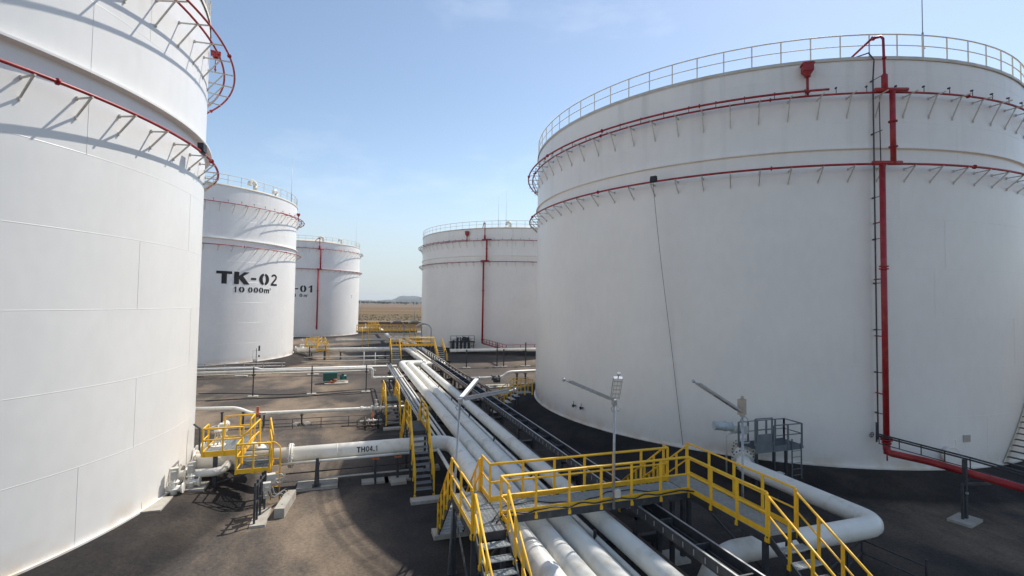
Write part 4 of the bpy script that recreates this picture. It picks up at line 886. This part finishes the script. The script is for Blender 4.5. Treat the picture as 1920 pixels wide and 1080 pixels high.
# pump set
t = thing('pump_set', 'dark green boxy pump and motor on a pale slab in the yard', 'pump', (-1.0, 50.3, 0))
x, y = -1.55, 50.9; q = MB(); q.box(x-.65, x+.65, y-.4, y+.4, .25, 1.0); q.box(x-.68, x+.68, y-.43, y+.43, 1.0, 1.05)
for k in range(7): q.box(x-.55+.17*k, x-.51+.17*k, y-.415, y-.40, .32, .95)
q.build('housing', M['green'], t)
q = MB(); q.tube([(x+.9, y, .55), (x+1.55, y, .55)], .22, 14); q.disc((x+1.0, y, .55), (1, 0, 0), .27, .05); q.disc((x+1.5, y, .55), (1, 0, 0), .25, .05); q.box(x+1.05, x+1.3, y-.1, y+.1, .75, .92); q.build('motor', M['green'], t)
q = MB(); q.tube(bend([(x-.2, y-.7, .2), (x+.5, y-.7, .25), (x+.5, y-.7, .5)], .1), .1, 10); q.disc((x+.5, y-.7, .45), (0, 0, 1), .17, .06); q.disc((x+.1, y-.7, .22), (1, 0, 0), .17, .06); q.build('suction_pipe', M['orange'], t)
MB().box(x-.5, x+1.7, y-1.1, y+.55, -.03, .12).build('slab', M['conc'], t)
for k, (px, py) in enumerate(((452, 706), (468, 703), (587, 703))):
    c = at_z(px, py, 0); slab('footing', ('small pale slab on the ground below the mound of TK-02, nearest the post', 'small pale slab on the ground below the mound of TK-02, in the middle', 'small pale slab left of the green pump')[k], 'footing', c.x-.6, c.x+.6, c.y-.35, c.y+.35, .1)
# hoses and dark cable seams on the ground
for k, (pts_, lab) in enumerate((([(372, 738), (450, 737), (520, 741), (600, 736), (700, 728)], 'long dark hose lying across the middle of the yard, further of two'), ([(385, 752), (470, 747), (550, 746), (630, 737), (705, 733)], 'long dark hose lying across the middle of the yard, nearer of two'), ([(640, 799), (680, 798), (720, 796), (735, 797)], 'short dark cable on the ground below the low dark rail'))):
    c = [at_z(a, b, .03) for a, b in pts_]; tag(MB().tube(bend(c, 2), .03, 6).build('hose', M['black'], None, c[0]), lab, 'hose', 'dark hoses on the ground')

# ------------------------------------------------------------------ far walkway and far pipes
F = thing('walkway', 'distant yellow-railed walkway crossing the rack beyond the zigzag', 'walkway', (9, 66, 0))
Zf = 2.2; deck(F, 5.4, 11.4, 66.0, 67.0, Zf)
for pth in ([(6.6, 66.0, Zf), (11.4, 66.0, Zf)], [(5.4, 67.0, Zf), (11.4, 67.0, Zf)], [(5.4, 66.0, Zf), (5.4, 67.0, Zf)]): railing(pth, 1.1, r=.05, post_pitch=.45).build('guard_rail', M['yellow'], F)
stair(F, (6.05, 66.0, 0), (0, -1, 0), 1.15, Zf, .1, .7); stair(F, (11.95, 66.5, 0), (0, -1, 0), 1.1, Zf, .1, .5)
for x in (5.5, 9.6, 11.3): MB().box(x-.06, x+.06, 66.1, 66.25, 0, Zf-.2).build('leg', M['steel'], F)
F2 = thing('walkway', 'furthest yellow walkway, behind the distant one and just before the bund', 'walkway', (6, 92, 0))
deck(F2, 1.5, 12.5, 92, 93, 2.6)
for pth in ([(1.5, 92, 2.6), (12.5, 92, 2.6)], [(1.5, 93, 2.6), (12.5, 93, 2.6)]): railing(pth, 1.15, r=.055, post_pitch=.6).build('guard_rail', M['yellow'], F2)
stair(F2, (3.0, 92, 0), (0, -1, 0), 1.0, 2.6, .1, .7); stair(F2, (11.5, 92, 0), (0, -1, 0), 1.0, 2.6, .1, .7)
GB = 'white pipes far behind the walkways'
for k, (y, z, r, x0, x1, lab) in enumerate(((104, 1.5, .3, 6, 30, 'far white pipe in front of the bund, upper right of the walkways'), (99, .9, .3, 9, 30, 'far white pipe in front of the bund, lower of the pair at the right'), (96, 2.2, .2, 4, 12, 'far short white pipe behind the furthest walkway'), (90, 1.2, .22, -2, 6.5, 'far white pipe between the furthest left tank and the rack'))):
    pipe('far_pipe', lab, [(x0, y, z), (x1, y, z)], r, group=GB, rb=0, seg=10)
for k, (px, y, h_, lab) in enumerate(((675, 235, 8, 'thin grey utility pole in the field, left of two behind the bund'), (777, 210, 8, 'thin grey utility pole in the field, right of two behind the bund'))):
    c = at_y(px, 600, y); tag(MB().tube([(c.x, y, -.3), (c.x, y, h_)], .09, 6).bar((c.x-.7, y, h_-.7), (c.x+.7, y, h_-.7), .1, .1).build('utility_pole', M['galv'], None, (c.x, y, 0)), lab, 'pole', 'utility poles in the field')
# street lamps with curved arms
def street_lamp(px, y, lab):
    c = at_y(px, 640, y); x = c.x; t = thing('street_lamp', lab, 'street lamp', (x, y, 0), 'curved street lamps in the distance'); pts = [(x, y, 0), (x, y, 3.9)]
    for k in range(7): a = R(90)*k/6; pts.append((x-1.1+1.1*math.cos(a), y, 3.9+.9*math.sin(a)))
    MB().tube(pts, .075, 8, radii=[.1]+[.075]*(len(pts)-1)).build('pole', M['galv'], t)
    q = MB(); e = Vector(pts[-1]); q.tube([e+Vector((.25, 0, .02)), e+Vector((-.2, 0, .03)), e+Vector((-.8, 0, -.1)), e+Vector((-1.25, 0, -.42))], .16, 8, radii=[.08, .17, .2, .1]); q.build('lamp_head', M['roof'], t)
street_lamp(757, 86, 'leftmost of three distant curved street lamps, over the furthest walkway'); street_lamp(790, 86, 'middle of three distant curved street lamps, at the edge of the right-hand far tank'); street_lamp(808, 74, 'rightmost distant curved street lamp, in front of the right-hand far tank wall')

# ------------------------------------------------------------------ pipes before tank D
GD = 'pipes in front of the far right tank'
pipe('cross_pipe', 'white pipe on posts in front of the far right tank, front one of the pair', [(12.2, 58.9, 2.15), (40, 58.9, 2.15)], .13, group=GD, rb=0, seg=12)
pipe('cross_pipe', 'white pipe on posts in front of the far right tank, rear one of the pair', [(12.2, 59.4, 2.25), (40, 59.4, 2.25)], .10, group=GD, rb=0, seg=12)
e = at_y(950, 655, 60.2)
pipe('fire_pipe', 'red pipe running behind the white pair, from the far riser towards the right', [(20.55, 74.3, 1.7), (e.x, 60.2, e.z-.1), (40, 60.2, e.z-.1)], .12, 'red', group=GD, rb=.4, seg=12)
q = MB()
for (x0, y0_, z0_), (x1, y1_, z1_) in (((20.7, 74.0, 1.9), (e.x, 60.4, e.z+.05)), ((e.x, 60.4, e.z+.05), (e.x+14, 60.4, e.z+.05))):
    for dz in (.12, .5): q.bar((x0, y0_, z0_+dz), (x1, y1_, z1_+dz), .06, .06)
    for k in range(8): p = Vector((x0, y0_, z0_)).lerp(Vector((x1, y1_, z1_)), k/7); q.box(p.x-.03, p.x+.03, p.y-.03, p.y+.03, p.z-.2, p.z+.52)
tag(q.build('red_frame', M['red'], None, (24, 66, 2)), 'dark red rail frame beside the far riser, above the white pipes', 'rail')
for i, x in enumerate((11.5, 14.2, 18.2, 19.1, 22.1)):
    t = thing('pipe_post', ('dark post under the far white pipes, leftmost beside the cable tray', 'dark post on a pale slab under the far white pipes, second from the left', 'dark post under the far white pipes, left of a close pair', 'dark post under the far white pipes, right of a close pair', 'dark post on a wide pale slab under the far white pipes, rightmost')[i], 'pipe support', (x, 58.8, 0), 'posts under the far white pipes')
    MB().box(x-.06, x+.06, 58.65, 58.77, 0, 3.1 if i in (2, 4) else 2.3).box(x-.15, x+.15, 58.6, 59.6, 1.93, 2.0).build('post', M['steel'], t)
    if i: MB().box(x-.5-(.2 if i == 4 else 0), x+.5+(.2 if i == 4 else 0), 58.3, 58.95, -.03, .1).build('slab', M['conc'], t)
t = thing('valve_skid', 'dark cluster of valves and rails at the foot of the far right tank', 'valve skid', (17, 75.5, 0))
rnd = random.Random(3); railing([(15.4, 74.6, 1.9), (19.3, 74.6, 1.9)], 1.0, 'steel', .03).build('guard_rail', M['steel'], t); grating(15.4, 19.3, 74.6, 76.2, 1.9, .08).build('grating', M['steel'], t)
for k in range(16): x = 15.6+.21*k; z = .6+.8*rnd.random(); q = MB(); q.tube([(x, 75, .3), (x, 75, 1.7+rnd.random()*1.1)], .12+.12*rnd.random(), 8); q.obox((x, 75.2, .3+1.7*rnd.random()), .6, .45, .55, rnd.random()); q.disc((x, 75, z), (0, 0, 1), .25, .08); q.tube([(x, 75, z+.3), (x+.6, 75.4, z+.3)], .1, 8); q.build('valve_body', M['steel' if k % 3 else 'galvlight'], t)
for x in (15.5, 19.2): MB().box(x-.05, x+.05, 74.65, 74.75, 0, 1.9).build('leg', M['steel'], t)
# cross pipe right of the rack with actuator
pipe('cross_pipe', 'white pipe running from the rack to the huge right-hand tank with a raised bend', [(8.6, 45.2, .85), (14.6, 45.4, .85), (15.3, 45.4, 1.35), (22.5, 46.5, 1.3)], .14, group=G3, rb=.35, seg=14)
t = thing('motor_valve', 'small dark valve with an actuator on the right-hand white cross pipe', 'valve', (13.9, 45.1, 0)); q = MB(); q.disc((13.6, 45.38, .85), (1, 0, 0), .26, .08); q.disc((14.3, 45.38, .85), (1, 0, 0), .26, .08); q.tube([(13.6, 45.38, .85), (14.3, 45.38, .85)], .18, 12); q.build('body', M['steel'], t)
q = MB(); q.obox((13.95, 45.0, .45), .6, .5, .45); q.tube([(13.95, 44.7, .7), (13.95, 44.3, .7)], .14, 10); q.build('actuator', M['steel'], t); MB().box(13.0, 15.4, 44.2, 45.8, -.03, .12).build('slab', M['conc'], t)
for x, lab in ((16.2, 'dark post under the raised bend of the right-hand cross pipe, left of two'), (17.1, 'dark post under the raised bend of the right-hand cross pipe, right of two'), (11.4, 'dark post under the right-hand cross pipe near the cable tray')):
    t = thing('pipe_post', lab, 'pipe support', (x, 45.5, 0)); MB().box(x-.07, x+.07, 45.35, 45.5, 0, 1.2 if x > 12 else .7).box(x-.14, x+.14, 45.3, 45.65, 1.1 if x > 12 else .62, 1.16 if x > 12 else .68).build('post', M['steel'], t); MB().box(x-.35, x+.35, 45.2, 45.8, -.03, .08).build('slab', M['conc'], t)
# small yellow-railed steps between tray and big tank
t = thing('steps', 'low yellow-railed steps up the black mound of the huge right-hand tank', 'stair', (12, 33, 0))
for y in (34.6, 35.5): railing([(9.9, y-1.2, .15), (12.4, y, 1.35), (13.6, y, 1.35)], 1.0, toe=False, post_pitch=.8).build('guard_rail', M['yellow'], t)
for k in range(6): x = 10.2+.4*k; MB().box(x, x+.36, 33.6+.18*k, 34.6+.18*k, .2+.18*k, .24+.18*k).build('tread', M['grate'], t)
grating(12.4, 13.6, 34.6, 35.5, 1.35, .06).build('landing', M['grate'], t)
for x, y in ((12.5, 34.7), (13.5, 34.7), (12.5, 35.4)): MB().box(x-.04, x+.04, y-.04, y+.04, .2, 1.3).build('leg', M['steel'], t)

# ------------------------------------------------------------------ big tank outlet on the right
uo = Vector((math.sin(R(-136.8)), math.cos(R(-136.8)), 0)); cA3 = Vector((cA[0], cA[1], 1.3)); w0 = cA3+uo*(rA-.1)
el = cA3+uo*20.1
OUT = pipe('outlet_pipe', 'large white pipe leaving the huge right-hand tank and turning back under the walkway', [cA3+uo*(rA+2.9), (el.x, el.y, 1.3), (16.35, 11.0, 1.3), (10.4, 11.0, 1.3), (9.9, 11.0, 1.1), (9.2, 10.9, .15)], .31, group=None, rb=.7, seg=24)
V = valve('gate_valve', 'big white bolted valve at the foot of the huge right-hand tank', cA3+uo*(rA+2.1), uo, .33, stem=.75, wheel=False, motor=(-.95, .3, .05))
q = MB(); q.tube([w0, cA3+uo*(rA+1.4)], .33, 20); q.flange(cA3+uo*(rA+.7), uo, .48); q.flange(cA3+uo*(rA+.8), uo, .48); q.flange(cA3+uo*(rA+1.25), uo, .48)
NZ = tag(q.build('outlet_nozzle', M['pipe'], None, w0), 'short flanged white nozzle joining the huge right-hand tank to its valve', 'pipe')
def bolts(c, d, r, n, owner):
    q = MB(); d = Vector(d).normalized(); u = Vector((0, 0, 1)); v = d.cross(u)
    for k in range(n): a = 2*math.pi*k/n; e = Vector(c)+(u*math.cos(a)+v*math.sin(a))*r; q.tube([e-d*.07, e+d*.07], .032, 6)
    q.build('bolts', M['black'], owner)
for dd in (.7, .8, 1.25): bolts(cA3+uo*(rA+dd), uo, .43, 18, NZ)
for dd in (-.726, .726): bolts(cA3+uo*(rA+2.1+dd), uo, .45, 18, V)
p = cA3+uo*(rA+2.1)
tag(MB().tube([p+Vector((-.55, .1, 1.35)), p+Vector((-1.35, .35, 1.4))], .2, 16).disc(p+Vector((-.85, .2, 1.365)), (-.95, .3, .05), .23, .06).disc(p+Vector((-1.3, .34, 1.4)), (-.95, .3, .05), .215, .04).bar(p+Vector((-.55, .1, 1.3)), p+Vector((0, 0, 1.2)), .1, .1).build('actuator_cylinder', M['grate'], None, p+Vector((-.9, .2, 1.3))), 'grey horizontal actuator cylinder sticking out left of the big right-hand valve', 'actuator')
tag(MB().tube(bend([p+Vector((-.95, .0, -.75)), p+Vector((-.95, .0, 1.05)), p+Vector((-.2, .0, 1.1))], .12), .035, 8).build('drain_pipe', M['galvlight'], None, p+Vector((-.9, 0, 0))), 'thin pale pipe bent like an inverted L left of the big right-hand valve', 'pipe')
t = thing('steel_platform', 'grey steel platform with rails and a ladder beside the big right-hand valve', 'platform', (18.6, 17.5, 0))
Zp = 1.95; X0, X1, Y0_, Y1_ = 17.15, 19.85, 16.75, 17.7
grating(X0, X1, Y0_, Y1_, Zp, .05).build('grating', M['blue'], t)
MB().bar((X0, Y0_, Zp-.08), (X1, Y0_, Zp-.08), .02, .26).build('edge_plate', M['blue'], t); MB().bar((X0, Y1_, Zp-.08), (X1, Y1_, Zp-.08), .02, .26).build('edge_plate', M['blue'], t)
MB().box(X0, X0+.95, Y0_-.03, Y0_-.01, Zp-.05, Zp+.62).build('side_sheet', M['blue'], t)
railing([(X0+1.05, Y0_, Zp-.0), (X1, Y0_, Zp), (X1, Y1_, Zp)], .95, 'steel', .024, toe=False, post_pitch=.8).build('guard_rail', M['blue'], t)
railing([(X0, Y1_, Zp), (X1, Y1_, Zp)], .95, 'steel', .024, toe=False, post_pitch=.6).build('guard_rail', M['blue'], t)
railing([(X0, Y0_, Zp+.3), (X0+.95, Y0_, Zp+.3)], 1.0, 'steel', .028, toe=False, knee=True).build('guard_rail', M['blue'], t)
for x in (19.2, 19.75): MB().bar((x, Y0_-.05, .15), (x, Y0_-.05, Zp+.3), .05, .03).build('ladder_rail', M['blue'], t)
for k in range(6): MB().tube([(19.2, Y0_-.05, .35+.27*k), (19.75, Y0_-.05, .35+.27*k)], .014, 6).build('rung', M['blue'], t)
for x in (17.3, 18.3, 19.0): MB().box(x-.05, x+.05, Y0_+.05, Y0_+.15, .1, Zp-.2).build('leg', M['steel'], t)
t = thing('junction_box', 'small grey box on a post beneath the grey steel platform', 'box', (17.5, 15.9, 0)); MB().box(17.47, 17.53, 15.87, 15.93, 0, .75).build('post', M['steel'], t); MB().box(17.3, 17.7, 15.8, 16.0, .72, 1.15).box(17.27, 17.73, 15.77, 16.03, 1.15, 1.18).build('box', M['galvlight'], t)

# red main from the riser, with a pole support, cable tray and pad
mz = 1.62
pts = [pt(cA, rA+.65, -157.3, 2.1), pt(cA, rA+.65, -157.3, mz), (24.1, 14.2, mz-.02), (24.55, 4.0, mz-.25)]
o = MB(); o.tube(bend(pts, .35), .15, 16); o.disc(pt(cA, rA+.65, -157.3, 2.2), (0, 0, 1), .24, .06); o.disc(pt(cA, rA+.65, -157.3, 2.3), (0, 0, 1), .24, .06); o.tube([pt(cA, rA+.68, -157.3, 1.6), pt(cA, rA+.68, -157.3, 1.25)], .03, 6)
tag(o.build('fire_main', M['red'], None, pts[1]), 'thick red pipe turning out from the tall riser and running off to the right', 'pipe')
t = thing('support_pole', 'dark double pole on a pale slab holding up the red pipe at the right', 'pipe support', (22.9, 12.35, 0))
MB().box(22.98, 23.1, 12.3, 12.42, .1, 2.35).build('pole', M['steel'], t); MB().box(22.78, 22.85, 12.3, 12.37, .1, 1.45).build('pole', M['steel'], t); MB().obox((22.93, 12.33, -.03), 1.15, .72, .13, .2).build('slab', M['conc'], t)
MB().bar((22.9, 12.36, 1.42), (24.5, 12.3, 1.30), .08, .08).build('arm', M['steel'], t); MB().tube([(23.0, 12.28, 1.05), (23.0, 12.28, 1.12)], .05, 8).build('clamp', M['galv'], t)
t = thing('cable_tray', 'dark twin-rail cable tray along the foot of the huge tank at the right', 'cable tray', (25.5, 14, 1.5)); pa = at_z(1648, 814, 2.5); pb = at_z(1819, 858, 2.45); pc = at_z(1960, 897, 2.4)
for dz in (0, -.09, -.42): MB().tube([pa+Vector((0, 0, dz)), pb+Vector((0, 0, dz)), pc+Vector((0, 0, dz))], .035 if dz > -.3 else .02, 6).build('rail', M['steel'], t)
for k in range(5): p = pa.lerp(pb, k/4.0); MB().bar(p, p-Vector((0, 0, .42)), .03, .03).build('hanger', M['steel'], t)
q = MB(); q.tube([pt(cA, rA+.3, -156.6, z) for z in (2.9, 2.0)]+[tuple(pa)], .03, 6); handwheel(q, pt(cA, rA+.25, -156.0, 2.3), .12, (0, 1, .2)); q.build('conduit', M['steel'], t)
# dark low frame at the lower right corner
t = thing('ground_rail', 'low dark railed frame on the ground behind the right-hand stair', 'rail', (14.8, 10.2, 0))
for a, b in (((13.2, 10.3), (15.9, 11.3)), ((15.9, 11.3), (16.1, 9.6)), ((13.2, 10.3), (13.4, 8.6))):
    for z in (.35, .75): MB().bar((*a, z), (*b, z), .035, .035).build('bar', M['steel'], t)
for x, y in ((13.2, 10.3), (14.6, 10.8), (15.9, 11.3), (16.1, 9.6), (13.4, 8.6)): MB().box(x-.025, x+.025, y-.025, y+.025, 0, .95).build('post', M['steel'], t)
slab('footing', 'tan slab on the ground just right of the cable tray below the walkway', 'footing', 9.55, 10.6, 12.9, 13.7, .1)

# ------------------------------------------------------------------ LED lamp masts
def lamp_mast(lab, foot, top, fixtures, box=False):
    t = thing('lamp_mast', lab, 'lamp post', foot, 'lamp masts along the walkway'); foot, top = Vector(foot), Vector(top)
    MB().tube([foot, top], .038, 10, radii=[.042, .034]).build('mast', M['galv'], t)
    q = MB(); q.obox(top-Vector((0, 0, .12)), .12, .12, .16); q.tube([top+Vector((.06, -.05, -.1)), top+Vector((.16, -.08, -.2)), top+Vector((.1, -.06, -.3)), top+Vector((.02, -.04, -.24))], .012, 5); q.tube([top+Vector((-.06, -.05, -.1)), top+Vector((-.16, -.08, -.2)), top+Vector((-.1, -.06, -.3)), top+Vector((-.02, -.04, -.24))], .012, 5); q.build('head_bracket', M['galv'], t)
    for end, wdt, cov in fixtures:
        end = Vector(end); d = (end-top).normalized(); s_ = d.cross(Vector((0, 0, 1))).normalized(); n = s_.cross(d)
        a = top+d*.12; q = MB()
        for k in (-1, 0, 1): q.tube([a+s_*k*wdt*.36, end+s_*k*wdt*.36-d*.02], .022, 8)
        for k in range(5): c = a.lerp(end, (k+.3)/5); q.bar(c-s_*wdt*.46-n*.012, c+s_*wdt*.46-n*.012, .06, .02)
        for s2 in (-1, 1): q.bar(a+s_*s2*wdt*.52+n*.02, end+s_*s2*wdt*.52+n*.02, .02, .07)
        q.tube([a, end+d*.22], .018, 6); q.disc(end+d*.2, d, .05, .06); fx = q.build('fixture', M['galv'], t)
        q = MB(); c0, c1 = a+n*.03, end+n*.03
        q.hexa([p_+s_*i*wdt*.5+n*j for p_ in (c0, c1) for i, j in ((-1, -.05 if cov != 'galvlight' else 0), (1, -.05 if cov != 'galvlight' else 0), (1, .035), (-1, .035))]); q.build('cover', M[cov], fx)
    if box:
        q = MB(); q.obox(top-Vector((0, -.02, .05)), .24, .2, .52, .4); q.tube([top+Vector((0, 0, .47)), top+Vector((0, 0, .58))], .05, 8); q.build('junction_box', mat('tan_box', (.42, .36, .28), .5, var=.1), t)
    return t
l0 = at_y(863, 750, 14.5); e0 = at_y(954, 733, 14.3); e1 = at_y(894, 713, 15.9)
lamp_mast('leaning grey lamp mast with two panel lamps at the left end of the walkway', (3.08, 14.5, .0), l0, [(e0, .24, 'steel'), (e1, .13, 'led')])
l1 = at_y(1152, 752, 12.68); e0 = at_y(1067, 716, 12.5); e1 = at_y(1159, 709, 12.0)
t = lamp_mast('upright lamp mast at the middle of the walkway with a V of two lamps', (l1.x, 12.68, Z-.15), l1, [(e0, .2, 'galvlight'), (e1, .24, 'led')])
MB().obox((l1.x+.08, 12.62, 2.5), .16, .12, .22).build('switch_box', M['galvlight'], t)
l2 = at_y(1392, 775, 13.0); e0 = at_y(1308, 720, 12.9)
lamp_mast('lamp mast with one slanting lamp and a tan box, by the big valve', (l2.x, 13.0, .0), l2, [(e0, .2, 'galvlight')], box=True)

# ------------------------------------------------------------------ haze
hb = MB().box(-6200, 6200, -500, 9800, -2.2, 125); hm = bpy.data.materials.new('haze'); hm.use_nodes = True; n = hm.node_tree.nodes; n.remove(n['Principled BSDF'])
v = n.new('ShaderNodeVolumePrincipled'); v.inputs['Color'].default_value = (.86, .90, .95, 1); v.inputs['Density'].default_value = .00008; v.inputs['Anisotropy'].default_value = .25
hm.node_tree.links.new(v.outputs[0], n['Material Output'].inputs['Volume'])
hz = hb.build('haze', hm); hz['kind'] = 'stuff'; hz['label'] = 'thin pale air haze over the far fields and hills'
